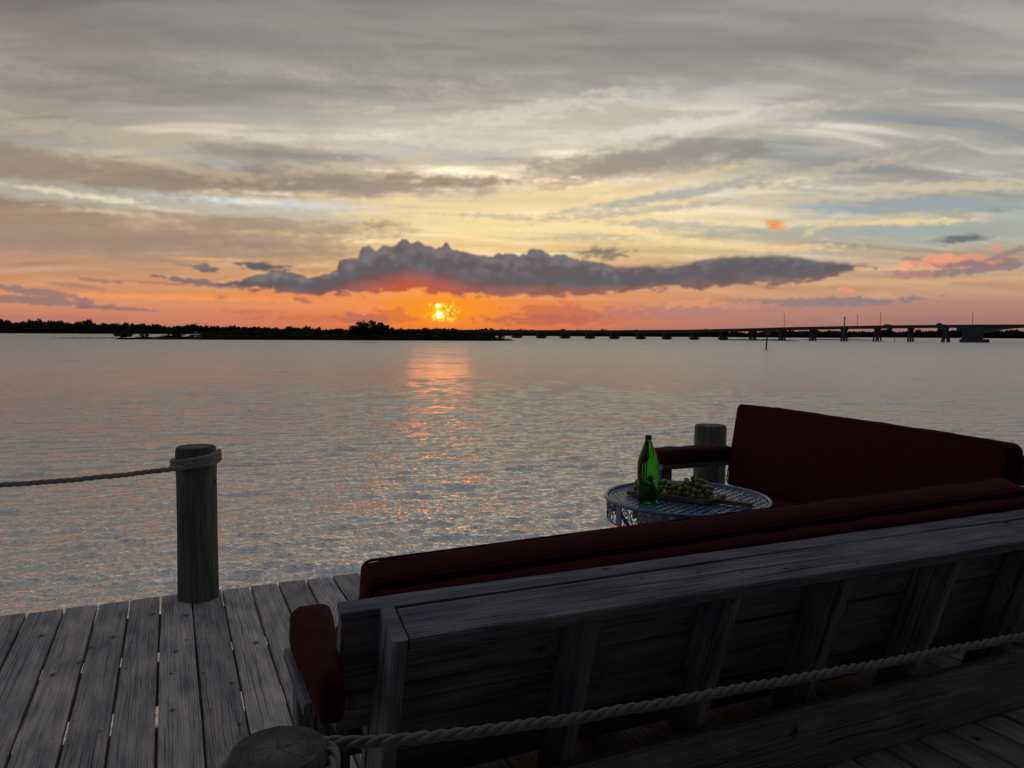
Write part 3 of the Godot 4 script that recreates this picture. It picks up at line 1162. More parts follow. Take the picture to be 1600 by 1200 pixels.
func make_land() -> void:
	var ground := plain(Color(0.03, 0.03, 0.022), 0.95)
	var mud := plain(Color(0.075, 0.065, 0.05), 0.8)
	var leaf := plain(Color(0.035, 0.045, 0.022), 0.9)
	leaf.backlight_enabled = true
	leaf.backlight = Color(0.05, 0.06, 0.02).linear_to_srgb()
	for m in [ground, mud, leaf]:
		m.metallic_specular = 0.0
	# far shores
	structure("shore", land_strip(-700, 1330, 1500, 1900, 4.0, 4, 0.03), ground)
	structure("shore", land_strip(1150, 2300, 2500, 3000, 5.0, 5, 0.03), ground)
	var prof := func(px: float) -> float: return lerpf(0.86, 0.56, smoothstep(0.0, 560.0, px)) * lerpf(1.0, 0.93, smoothstep(600.0, 1200.0, px)) * (1.0 + 0.06 * sin(px * 0.021) + 0.05 * sin(px * 0.057 + 1.0))
	forest(-640, 1330, 1510, 150, 19.0, 26.0, 900, leaf, "dark wooded far shore behind the marsh island and low bridge spans", prof, 71)
	var prof2 := func(px: float) -> float: return 1.0 + 0.12 * sin(px * 0.013) + 0.05 * sin(px * 0.06)
	forest(1190, 2250, 2520, 200, 17.0, 24.0, 420, leaf, "distant low wooded shore seen under the high end of the bridge", prof2, 72)
	# the marsh island and the bars of mud
	structure("marsh_island", land_strip(176, 808, 352, 400, 1.5, 6, 0.2), ground)
	structure("mud_bank", land_strip(70, 260, 415, 440, 0.55, 7, 0.4), mud)
	structure("mud_bank", land_strip(1118, 1252, 530, 580, 0.9, 8, 0.4), mud)
	structure("mud_bank", land_strip(1245, 1372, 640, 690, 0.9, 9, 0.4), mud)
	structure("mud_bank", land_strip(535, 610, 262, 272, 0.3, 10, 0.45), mud)
	# low marsh growth over the island
	var mr := RandomNumberGenerator.new()
	mr.seed = 404
	var mm := MultiMesh.new()
	mm.transform_format = MultiMesh.TRANSFORM_3D
	mm.mesh = crown_mesh(405, 8, 40, 0.16, Vector3(1.0, 0.7, 1.0), 0.4)
	mm.instance_count = 700
	for k in 700:
		var t := mr.randf()
		var px := lerpf(300.0, 800.0, t)
		var tall := smoothstep(300.0, 340.0, px) * smoothstep(804.0, 740.0, px)
		var h := mr.randf_range(0.9, 2.4) * (0.25 + 0.75 * tall)
		mm.set_instance_transform(k, Transform3D(Basis(Vector3.UP, mr.randf() * TAU) * Basis.from_scale(Vector3(h * 1.2, h, h * 1.2)), at_range(px, mr.randf_range(353.0, 385.0), WATER_Y + 0.15)))
	var mo := MultiMeshInstance3D.new()
	mo.name = numbered("marsh_growth")
	mo.multimesh = mm
	mo.material_override = leaf
	mo.set_meta("kind", "stuff")
	tag(mo, "low dark marsh growth covering the island", "undergrowth")
	add_child(mo)
	# bushes and small trees on the island: photo x, crown top y
	var crowns := []
	for k in 4:
		crowns.append(crown_mesh(200 + k, 14, 60, 0.11, Vector3(1.0, 0.72, 1.0), 0.62))
	var trunk := trunk_mesh(1.0, 0.05, 9)
	var bark := plain(Color(0.05, 0.045, 0.04), 0.9)
	var spots := [
		[190, 518, 1.5], [199, 521, 1.0], [226, 523, 0.9], [266, 522, 1.3], [279, 523, 1.0], [302, 524, 0.9], [318, 521, 1.3], [336, 519, 1.4], [352, 518, 1.3], [371, 517, 1.5], [392, 518, 1.6], [410, 516, 1.8], [427, 515, 1.5], [446, 517, 1.5], [463, 519, 1.3], [480, 518, 1.4], [497, 516, 1.5], [512, 517, 1.4], [530, 514, 1.7],
		[622, 513, 1.5], [637, 515, 1.5], [654, 514, 1.7], [672, 513, 1.8], [690, 515, 1.6], [706, 516, 1.7], [724, 517, 1.5], [741, 518, 1.4], [757, 520, 1.2], [770, 522, 1.0], [783, 525, 0.8],
	]
	for i in spots.size():
		var s: Array = spots[i]
		var dist := 362.0 + fposmod(i * 7.3, 22.0)
		var h := height_at(s[0], s[1], dist) - WATER_Y
		var b := thing("island_bush", "low dark bush growing on the marsh island", "bush", at_range(s[0], dist, WATER_Y + 0.5), i * 1.3, "bushes along the marsh island")
		var w: float = s[2] * 2.6
		put("crown", crowns[i % 4], leaf, b, Transform3D(Basis.from_scale(Vector3(w, h * 0.78, w)), Vector3.ZERO))
		put("trunk", trunk, bark, b, Transform3D(Basis.from_scale(Vector3(h * 0.6, h * 0.7, h * 0.6)), Vector3.ZERO))
	var tall := [[552, 509, 2.0], [566, 503, 2.3], [578, 501, 2.5], [592, 504, 2.3], [606, 508, 2.0]]
	for i in tall.size():
		var s: Array = tall[i]
		var dist := 368.0 + i * 2.0
		var h := height_at(s[0], s[1], dist) - WATER_Y
		var b := thing("island_tree", "dense dark tree in the tall clump on the marsh island", "tree", at_range(s[0], dist, WATER_Y + 0.7), i * 2.1, "tall clump of trees on the island")
		var w: float = s[2] * 1.5
		put("crown", crowns[(i + 1) % 4], leaf, b, Transform3D(Basis.from_scale(Vector3(w, h * 0.78, w)), Vector3.ZERO))
		put("trunk", trunk, bark, b, Transform3D(Basis.from_scale(Vector3(h * 0.8, h * 0.75, h * 0.8)), Vector3.ZERO))
	# pale houses among the trees of the far shore
	var wall := plain(Color(0.42, 0.4, 0.38), 0.8)
	var roof := plain(Color(0.16, 0.15, 0.15), 0.8)
	var glass := plain(Color(0.03, 0.03, 0.035), 0.2)
	var hs := boxmesh(Vector3(9, 4.5, 7))

	var st := begin()
	flat_group(st)
	for s in [-1.0, 1.0]:
		quad(st, Vector3(-5.2, 2.2, s * 4.2), Vector3(5.2, 2.2, s * 4.2), Vector3(5.2, 4.6, 0), Vector3(-5.2, 4.6, 0))
		quad(st, Vector3(s * 4.9, 2.2, -3.8), Vector3(s * 4.9, 2.2, 3.8), Vector3(s * 4.9, 4.5, 0), Vector3(s * 4.9, 4.5, 0))
	var rf := finish(st)
	var pane := boxmesh(Vector3(1.6, 1.4, 0.15))
	var where := ["behind the island's low bushes", "behind the island's middle", "beside the tall island clump", "under the setting sun", "nearest to the bridge"]
	var hx := [306.0, 362.0, 428.0, 652.0, 712.0]
	for i in 5:
		var p := at_range(hx[i], 1440.0, WATER_Y + 4.5)
		p.y = WATER_Y + 2.6
		var hh := thing("shore_house", "tiny pale house on the far shore " + where[i], "house", p, -atan2(p.x, -p.z) , "")
		hh.scale = Vector3(0.55, 0.55, 0.55)
		put("wall", hs, wall, hh)
		put("roof", rf, roof, hh)
		for x in [-2.6, 0.0, 2.6]:
			put("window", pane, glass, hh, Transform3D(Basis.IDENTITY, Vector3(x, 0.3, 3.5)))


# ---------------------------------------------------------------- the bridge and what stands by it
func bridge_point(px: float) -> Vector3:
	# the bridge runs straight: 640 m away at its low end (photo x 770), 505 m at the bascule pier (x 1522)
	var a := at_range(770, 655, 0)
	var b := at_range(1522, 520, 0)
	var d := ray(px, 522)
	var u := Vector2(b.x - a.x, b.z - a.z)
	var v := Vector2(d.x, d.z)
	var den := u.x * -v.y - u.y * -v.x
	var t := (-a.x * -v.y + a.z * -v.x) / den
	return a + (b - a) * t


func make_bridge() -> void:
	var conc := plain(Color(0.13, 0.12, 0.118), 0.9)
	conc.metallic_specular = 0.1
	conc.albedo_texture = noise_tex(256, 0.02, 4, 30, Color(0.7, 0.7, 0.7), Color(1, 1, 1))
	conc.uv1_triplanar = true
	conc.uv1_scale = Vector3(0.15, 0.15, 0.15)
	var steel := plain(Color(0.1, 0.1, 0.105), 0.6)
	var br := thing("road_bridge", "long low concrete road bridge rising to a massive pier across the water", "bridge")
	# road profile: photo x, y of the parapet's top and of the girder's underside
	var prof := [[640, 515.0, 519.5], [770, 515.4, 519.9], [840, 515.8, 520.2], [960, 516.0, 520.4], [1080, 515.2, 519.6], [1180, 513.0, 517.6], [1240, 511.2, 515.8], [1320, 509.6, 514.2], [1400, 508.3, 513.0], [1480, 507.6, 512.4], [1540, 507.3, 512.0], [1640, 507.0, 511.6], [1760, 507.4, 512.0]]
	var along := (bridge_point(1522) - bridge_point(770)).normalized()
	var side := Vector3(-along.z, 0, along.x)
	var st := begin()
	flat_group(st)
	var rail := begin()
	flat_group(rail)
	for k in prof.size() - 1:
		var q := []
		for e in [k, k + 1]:
			var c := bridge_point(prof[e][0])
			var dist := Vector2(c.x, c.z).length()
			var top := height_at(prof[e][0], prof[e][1], dist)
			var low := height_at(prof[e][0], prof[e][2], dist)
			q.append([c, top, low])
		for s in [-1.0, 1.0]:
			var o: Vector3 = side * s * 6.0
			var a: Vector3 = q[0][0] + o
			var b: Vector3 = q[1][0] + o
			# girder
			quad(st, a + Vector3.UP * q[0][2], b + Vector3.UP * q[1][2], b + Vector3.UP * (q[1][1] - 0.9), a + Vector3.UP * (q[0][1] - 0.9))
			# parapet, a little outside the girder
			var o2: Vector3 = side * s * 0.25
			quad(rail, a + o2 + Vector3.UP * (q[0][1] - 1.15), b + o2 + Vector3.UP * (q[1][1] - 1.15), b + o2 + Vector3.UP * q[1][1], a + o2 + Vector3.UP * q[0][1])
			quad(rail, a + o2 + Vector3.UP * q[0][1], b + o2 + Vector3.UP * q[1][1], b - o2 + Vector3.UP * q[1][1], a - o2 + Vector3.UP * q[0][1])
			quad(rail, a - o2 + Vector3.UP * q[0][1], b - o2 + Vector3.UP * q[1][1], b - o2 + Vector3.UP * (q[1][1] - 0.95), a - o2 + Vector3.UP * (q[0][1] - 0.95))
		for lvl in [2, 1]:
			var drop := 0.0 if lvl == 2 else 0.9
			var a1: Vector3 = q[0][0] - side * 6.0 + Vector3.UP * (q[0][lvl] - drop)
			var b1: Vector3 = q[1][0] - side * 6.0 + Vector3.UP * (q[1][lvl] - drop)
			quad(st, a1, b1, b1 + side * 12.0, a1 + side * 12.0)
	put("girder", finish(st), conc, br)
	put("parapet", finish(rail), conc, br)
	# piers: bents of piles under a cap
	var low_piers := [808, 846, 883, 922, 960, 1001, 1042, 1085, 1130]
	var high_piers := [1176, 1222, 1270, 1319, 1371, 1423, 1478]
	for px in low_piers + high_piers:
		var c := bridge_point(px)
		var dist := Vector2(c.x, c.z).length()
		var k := 0
		while k < prof.size() - 2 and px > prof[k + 1][0]:
			k += 1
		var y := height_at(px, lerpf(prof[k][2], prof[k + 1][2], (px - float(prof[k][0])) / (float(prof[k + 1][0]) - float(prof[k][0]))), dist)
		var ps := begin()
		flat_group(ps)
		var bas := Basis(along, Vector3.UP, -side)
		if px < 1150:
			box_into(ps, c + Vector3.UP * (y - 0.7), Vector3(2.0, 1.4, 12.0), bas)
			for s in [-4.6, -1.5, 1.5, 4.6]:
				box_into(ps, c + side * s + Vector3.UP * ((WATER_Y - 2.0 + y) / 2), Vector3(1.3, y - WATER_Y + 2.0, 1.0), bas)
			box_into(ps, c + Vector3.UP * (WATER_Y + 1.1), Vector3(3.4, 1.2, 11.0), bas)
		else:
			box_into(ps, c + Vector3.UP * (y - 0.6), Vector3(1.8, 1.2, 12.0), bas)
			var foot := (2.6 if px == 1478 or px == 1371 else 1.0)
			for s in [-4.0, 4.0]:
				for q in [-1.0, 1.0]:
					var lean: Basis = bas * Basis(Vector3.BACK, atan2(foot * 0.5 * q, y - WATER_Y))
					box_into(ps, c + side * s + along * q * (0.35 + foot * 0.25) + Vector3.UP * ((WATER_Y - 2.0 + y) / 2), Vector3(0.9, y - WATER_Y + 2.0, 0.9), lean)
		put("pier", finish(ps), conc, br)
	# the massive pier at the opening span
	var c0 := bridge_point(1520)
	var d0 := Vector2(c0.x, c0.z).length()
	var top0 := height_at(1520, 512.2, d0)
	var bp := begin()
	flat_group(bp)
	var bas0 := Basis(along, Vector3.UP, -side)
	box_into(bp, c0 + Vector3.UP * ((WATER_Y - 2.0 + top0) / 2), Vector3(9.5, top0 - WATER_Y + 2.0, 13.0), bas0)
	box_into(bp, c0 + along * 1.0 + Vector3.UP * (WATER_Y + 0.6), Vector3(13.5, 2.6, 16.0), bas0)
	box_into(bp, c0 - along * 3.6 + Vector3.UP * (top0 - 0.6), Vector3(8.0, 2.4, 13.4), bas0)
	put("pier", finish(bp), conc, br)
	# the curved haunch of the opening span
	var hs := begin()
	flat_group(hs)
	for k in 10:
		var t0 := k / 10.0
		var t1 := (k + 1) / 10.0
		var a := c0 + along * lerpf(4.7, 34.0, t0)
		var b := c0 + along * lerpf(4.7, 34.0, t1)
		var ya := top0 + 0.3 - 3.4 * pow(1.0 - t0, 2.2)
		var yb := top0 + 0.3 - 3.4 * pow(1.0 - t1, 2.2)
		for s in [-5.2, 5.2]:
			quad(hs, a + side * s + Vector3.UP * ya, b + side * s + Vector3.UP * yb, b + side * s + Vector3.UP * (top0 + 0.5), a + side * s + Vector3.UP * (top0 + 0.5))
		quad(hs, a - side * 5.2 + Vector3.UP * ya, b - side * 5.2 + Vector3.UP * yb, b + side * 5.2 + Vector3.UP * yb, a + side * 5.2 + Vector3.UP * ya)
	put("haunch", finish(hs), steel, br)
	# lamp posts on the parapet
	var lamps := [[1221, 490.0, "slender lamp post on the bridge beside the red channel marker"], [1336, 493.0, "slender lamp post on the bridge next to the tall pole in the water"], [1372, 489.0, "tall thin lamp post on the bridge above the splayed pier"], [1517, 488.0, "tall thin lamp post on the bridge above the massive pier"]]
	for l in lamps:
		var c := bridge_point(l[0])
		var dist := Vector2(c.x, c.z).length()
		var y0 := height_at(l[0], 509.5, dist)
		var y1 := height_at(l[0], l[1], dist)
		var t := thing("lamp_post", l[2], "lamp post", c - side * 5.4 + Vector3.UP * y0)
		put("pole", tube(PackedVector3Array([Vector3(0, -0.6, 0), Vector3(0, y1 - y0, 0)]), 0.13, 6), steel, t)
		put("arm", tube(PackedVector3Array([Vector3(0, y1 - y0 - 0.1, 0), Vector3(0, y1 - y0 + 0.15, 0) + side * 0.8, Vector3(0, y1 - y0 + 0.2, 0) + side * 1.8]), 0.07, 5), steel, t)
		put("lamp_head", boxmesh(Vector3(0.5, 0.18, 0.8)), steel, t, Transform3D(Basis.IDENTITY, Vector3(0, y1 - y0 + 0.18, 0) + side * 2.0))
	# poles standing in the water
	var pole := thing("utility_pole", "tall dark pole standing in the water in front of the bridge", "pole", at_range(1319, 500, WATER_Y))
	var ph := height_at(1319, 495, 500) - WATER_Y
	put("pole", tube(PackedVector3Array([Vector3(0, -2, 0), Vector3(0, ph, 0)]), 0.32, 8), steel, pole)
	put("cross_arm", boxmesh(Vector3(1.6, 0.3, 0.3)), steel, pole, Transform3D(Basis.IDENTITY, Vector3(0.3, ph - 0.6, 0)))
	var stake := thing("mooring_stake", "short thin stake in the open water under the high spans", "stake", at_range(1398, 480, WATER_Y))
	put("shaft", tube(PackedVector3Array([Vector3(0, -2, 0), Vector3(0.05, 3.2, 0)]), 0.16, 6), steel, stake)
	put("cap", tube(PackedVector3Array([Vector3(0.05, 3.15, 0), Vector3(0.05, 3.3, 0)]), 0.2, 6), steel, stake)
	# the red channel marker
	var cd := 183.0
	var mk := thing("channel_marker", "red channel marker board on a leaning wooden pile in the water", "marker", at_range(1197, cd, WATER_Y), -atan2(at_range(1197, cd, 0).x, -at_range(1197, cd, 0).z))
	var mh := height_at(1199, 521, cd) - WATER_Y
	put("pile", tube(PackedVector3Array([Vector3(-0.05, -2, 0), Vector3(0.3, mh, 0)]), 0.16, 8), plain(Color(0.05, 0.045, 0.04), 0.9), mk)
	var redp := plain(Color(0.30, 0.02, 0.02), 0.6)
	var bs := begin()
	flat_group(bs)
	# a board with cut corners, some thickness
	var outl := []
	for k in 8:
		var ang := TAU * (k + 0.5) / 8.0
		outl.append(Vector3(cos(ang) * 0.72, sin(ang) * 0.66, 0))
	for k in 8:
		var a: Vector3 = outl[k]
		var b: Vector3 = outl[(k + 1) % 8]
		var f := Vector3(0, 0, 0.04)
		quad(bs, a - f, b - f, b + f, a + f)
		for v in [Vector3.ZERO + f, b + f, a + f, Vector3.ZERO - f, a - f, b - f]:
			bs.set_uv(Vector2.ZERO)
			bs.add_vertex(v)
	put("board", finish(bs), redp, mk, Transform3D(Basis.IDENTITY, Vector3(0.3, mh + 0.1, 0.22)))
	# two cars on the bridge
	var dark := plain(Color(0.03, 0.03, 0.035), 0.35)
	var glass := plain(Color(0.02, 0.02, 0.022), 0.1)
	var tyre := plain(Color(0.02, 0.02, 0.02), 0.9)
	var cars := [[1386, 508.6, 4.9, 1.35, "low dark car crossing the bridge just past the splayed pier"], [1468, 507.8, 5.0, 1.75, "dark tall car crossing the bridge close to the massive pier"]]
	for cc in cars:
		var c := bridge_point(cc[0])
		var dist := Vector2(c.x, c.z).length()
		var y := height_at(cc[0], cc[1], dist) - 0.62
		var car := thing("car", cc[4], "car", c - side * 2.4 + Vector3.UP * y, atan2(-along.z, along.x))
		var ln: float = cc[2]
		var hh: float = cc[3]
		put("body", cushion(Vector3(ln, 0.75, 1.8), 0.28, 0.02, 5, 0.0), dark, car, Transform3D(Basis.IDENTITY, Vector3(0, 0.65, 0)))
		var cb := begin()
		flat_group(cb)
		var z0 := 0.85
		var z1 := 0.66
		var lo := [Vector3(-ln * 0.42, 0.98, 0), Vector3(ln * 0.24, 0.98, 0)]
		var up := [Vector3(-ln * 0.3, hh, 0), Vector3(ln * 0.08, hh, 0)]
		for s in [-1.0, 1.0]:
			quad(cb, lo[0] + Vector3(0, 0, s * z0), lo[1] + Vector3(0, 0, s * z0), up[1] + Vector3(0, 0, s * z1), up[0] + Vector3(0, 0, s * z1))
		for e in 2:
			quad(cb, lo[e] + Vector3(0, 0, -z0), lo[e] + Vector3(0, 0, z0), up[e] + Vector3(0, 0, z1), up[e] + Vector3(0, 0, -z1))
		put("windows", finish(cb), glass, car)
		put("roof", boxmesh(Vector3(ln * 0.38, 0.08, 1.34)), dark, car, Transform3D(Basis.IDENTITY, Vector3(-ln * 0.11, hh + 0.02, 0)))
		for sx in [-1.0, 1.0]:
			for sz in [-1.0, 1.0]:
				put("wheel", tube(PackedVector3Array([Vector3(0, 0, -0.11), Vector3(0, 0, 0.11)]), 0.33, 12), tyre, car, Transform3D(Basis.IDENTITY, Vector3(sx * ln * 0.31, 0.33, sz * 0.78)))


# ---------------------------------------------------------------- the dock
func make_dock() -> void:
	var dock := thing("wooden_dock", "weathered grey plank dock over the water with its boards running outward", "dock")
	var joints: Array[float] = []
	for k in range(17, 0, -1):
		joints.append(-0.70 - 0.1565 * k)
	joints.append_array([-0.70, -0.533, -0.378, -0.225, -0.072, 0.082, 0.24, 0.393, 0.55, 0.708, 0.862, 1.025])
	for k in range(1, 24):
		joints.append(1.025 + 0.1565 * k)
	var r := RandomNumberGenerator.new()
	r.seed = 88
	var shapes := []
	for k in 12:
		shapes.append(board(5.6, 0.038, 0.1462, [0, 2, 1, 3, 0, 1, 3, 2, 1, 0, 2, 3][k], r.randf_range(0.0, 1.0), 0.0016, k % 3 == 1, 300 + k))
	var turn := Basis(Vector3(0, 0, 1), Vector3.UP, Vector3(-1, 0, 0))
	for k in joints.size() - 1:
		var w := joints[k + 1] - joints[k] - r.randf_range(0.0085, 0.0125)
		var c := (joints[k] + joints[k + 1]) / 2.0
		var b := turn * Basis.from_scale(Vector3(1, 1, w / 0.1462))
		if k % 2 == 1:
			b = Basis(Vector3.UP, PI) * b
		b = Basis(Vector3.UP, r.randf_range(-0.0006, 0.0006)) * Basis(Vector3.BACK, r.randf_range(-0.008, 0.008)) * b
		put("plank", shapes[(k * 5) % 12], M.plank[(k * 7 + k / 4) % 4], dock, Transform3D(b, Vector3(c, -0.019 + r.randf_range(-0.002, 0.001), -4.56 + 2.8 + r.randf_range(-0.012, 0.014))))
	# frame underneath: joists across the boards, beams along them
	var joist := board(8.0, 0.05, 0.19, 1, 0.2, 0.001, false, 7)
	for z in [-4.38, -3.74, -3.1, -2.46, -1.82, -1.18, -0.54, 0.1]:
		put("joist", joist, M.joist, dock, Transform3D(Basis(Vector3.RIGHT, PI / 2), Vector3(0.55, -0.137, z)))
	var beam := board(5.5, 0.09, 0.24, 3, 0.4, 0.001, false, 8)
	for x in [-3.0, -1.0, 1.0, 3.0, 4.3]:
		put("beam", beam, M.joist, dock, Transform3D(Basis(Vector3.UP, PI / 2) * Basis(Vector3.RIGHT, PI / 2), Vector3(x, -0.36, -1.75)))
	# nail heads, two over each joist, in one part
	var nails := begin()
	flat_group(nails)
	for k in joints.size() - 1:
		if joints[k] < -1.5 or joints[k] > 1.2:
			continue
		for z in [-4.38, -3.74, -3.1, -2.46, -1.82]:
			for s in [0.24, 0.77]:
				var c := Vector3(lerpf(joints[k], joints[k + 1], s) + r.randf_range(-0.008, 0.008), -0.001, z + r.randf_range(-0.012, 0.012))
				for q in 6:
					var a0 := TAU * q / 6
					var a1 := TAU * (q + 1) / 6
					for v in [c + Vector3(0, 0.0012, 0), c + Vector3(cos(a0), 0, sin(a0)) * 0.0042, c + Vector3(cos(a1), 0, sin(a1)) * 0.0042]:
						nails.add_vertex(v)
	var nm := put("nail_heads", finish(nails), plain(Color(0.045, 0.04, 0.038), 0.6), dock)
	nm.set_meta("kind", "stuff")


func dock_post(label: String, at: Vector3, radius: float, top: float, seed_: int, tilt := 0.0) -> void:
	var p := thing("dock_post", label, "post", Vector3(at.x, 0, at.z))
	var prof := PackedVector2Array()
	var y := -3.4
	while y < top - 0.16:
		prof.append(Vector2(radius * (1.0 + 0.02 * sin(y * 3.0 + seed_)), y))
		y += 0.11
	prof.append(Vector2(radius, top - 0.12))
	prof.append(Vector2(radius * 0.995, top - 0.035))
	prof.append(Vector2(radius * 0.985, top - 0.012))
	prof.append(Vector2(radius * 0.955, top - 0.003))
	prof.append(Vector2(radius * 0.93, top))
	var tr := Transform3D(Basis(Vector3.BACK, tilt), Vector3.ZERO)
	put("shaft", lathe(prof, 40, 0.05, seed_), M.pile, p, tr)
	# sawn top with its rings, a little dished and rough
	var n := FastNoiseLite.new()
	n.seed = seed_
	n.frequency = 1.0
	var st := begin()
	st.set_smooth_group(0)
	var rs := [0.0, 0.2, 0.4, 0.6, 0.8, 0.97]
	for k in 5:
		for s in 40:
			var v := []
			for q in [[k, s], [k + 1, s], [k + 1, s + 1], [k, s + 1]]:
				var a: float = TAU * (int(q[1]) % 40) / 40
				var rr: float = rs[q[0]]
				var wob := 1.0 + 0.05 * n.get_noise_3d(cos(a) * 1.6, top * 1.2, sin(a) * 1.6)
				var d := Vector2(cos(a), sin(a)) * rr
				v.append(Vector3(d.x * radius * 0.965 * wob, top + 0.001 + 0.004 * n.get_noise_2d(d.x * 3.0, d.y * 3.0) * (1.0 - rr * rr), d.y * radius * 0.965 * wob))
				v.append(d * 0.48 + Vector2(0.5, 0.5))
			quad(st, v[0], v[2], v[4], v[6], v[1], v[3], v[5], v[7])
	put("sawn_top", finish(st, true), M.pile_top, p, tr)


# laid rope: three strands twisted round a path
func rope(label: String, path: PackedVector3Array, girth: float) -> void:
	var c := Curve3D.new()
	for k in path.size():
		var a := path[maxi(k - 1, 0)]
		var b := path[mini(k + 1, path.size() - 1)]
		var t := (b - a) / 6.0
		c.add_point(path[k], -t, t)
	c.bake_interval = 0.004
	var length := c.get_baked_length()
	var n := int(length / 0.0085)
	var t := thing("rope", label, "rope", path[0])
	var centre := PackedVector3Array()
	var wob := FastNoiseLite.new()
	wob.frequency = 1.0
	for k in n + 1:
		var at := length * k / n
		centre.append(c.sample_baked(at, true) - path[0] + Vector3(0, wob.get_noise_1d(at * 4.0), wob.get_noise_1d(at * 4.0 + 60.0)) * 0.004)
	var up := Vector3(0.05, 1.0, 0.03).normalized()
	for s in 3:
		var pts := PackedVector3Array()
		var nrm := up
		for k in n + 1:
			var d := (centre[mini(k + 1, n)] - centre[maxi(k - 1, 0)]).normalized()
			nrm = (nrm - d * nrm.dot(d)).normalized()
			var bin := d.cross(nrm)
			var ang := -TAU * (length * k / n) / 0.118 + TAU * s / 3.0 + 1.2 * wob.get_noise_1d(length * k / n * 2.5 + 30.0)
			pts.append(centre[k] + (nrm * cos(ang) + bin * sin(ang)) * girth * 0.27)
		put("strand", tube(pts, girth * 0.262, 8), M.rope, t)


func coil(at: Vector3, radius: float, y0: float, y1: float, turns: float, start: float, lean: float) -> PackedVector3Array:
	var out := PackedVector3Array()
	var n := int(turns * 14)
	for k in n + 1:
		var t := float(k) / n
		var a := start + TAU * turns * t
		out.append(Vector3(at.x + cos(a) * radius, lerpf(y0, y1, t) + lean * cos(a - 0.2), at.z + sin(a) * radius))
	return out


func make_posts_and_ropes() -> void:
	var p1 := Vector3(0.12, 0, -4.49)
	var p2 := Vector3(3.58, 0, -4.49)
	var p3 := Vector3(0.188, 0, -1.60)
	var p4 := Vector3(-1.4, 0, -4.49)
	var p5 := Vector3(3.8, 0, -1.42)
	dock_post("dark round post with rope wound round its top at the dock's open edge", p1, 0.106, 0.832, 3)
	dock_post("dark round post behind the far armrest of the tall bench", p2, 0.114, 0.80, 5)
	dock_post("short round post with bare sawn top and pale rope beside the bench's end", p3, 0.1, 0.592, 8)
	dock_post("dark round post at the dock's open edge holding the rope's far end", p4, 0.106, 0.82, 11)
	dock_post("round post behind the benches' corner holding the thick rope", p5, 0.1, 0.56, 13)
	var g := 0.0262
	# from the post on the water's edge away along the edge
	var a := PackedVector3Array()
	a.append_array(coil(p1, 0.106 + g * 0.5, 0.782, 0.742, 2.05, 0.2, 0.017))
	var end := a[a.size() - 1]
	var tail := PackedVector3Array()
	for k in range(1, 12):
		var t := k / 12.0
		tail.append(Vector3(lerpf(0.0, -1.29, t), 0.735 - 0.115 * t * (1.0 - t), lerpf(-4.385, -4.385, t)))
	a = coil(p1, 0.106 + g * 0.52, 0.784, 0.738, 2.22, -0.1, 0.016)
	end = a[a.size() - 1]
	a.append_array(tail)
	a.append_array(coil(p4, 0.106 + g * 0.52, 0.735, 0.78, 1.8, 1.7, 0.01))
	rope("grey rope sagging from the wound post along the dock's open edge", a, g)
	# behind the bench
	var b := coil(p3, 0.1 + g * 0.52, 0.535, 0.556, 2.5, 1.2, 0.006)
	end = b[b.size() - 1]
	var dip := [[0.42, 0.565], [0.56, 0.549], [0.89, 0.523], [1.27, 0.502], [1.73, 0.479], [2.13, 0.461], [2.6, 0.446], [3.1, 0.445], [3.55, 0.455]]
	for q in dip:
		b.append(Vector3(q[0], q[1], -1.6 + 0.012 * sin(q[0] * 2.0) + 0.05 * smoothstep(2.7, 3.6, q[0])))
	b.append_array(coil(p5, 0.1 + g * 0.52, 0.47, 0.5, 1.6, 3.9, 0.0))
	rope("thick pale rope strung along behind the long bench's back", b, g)


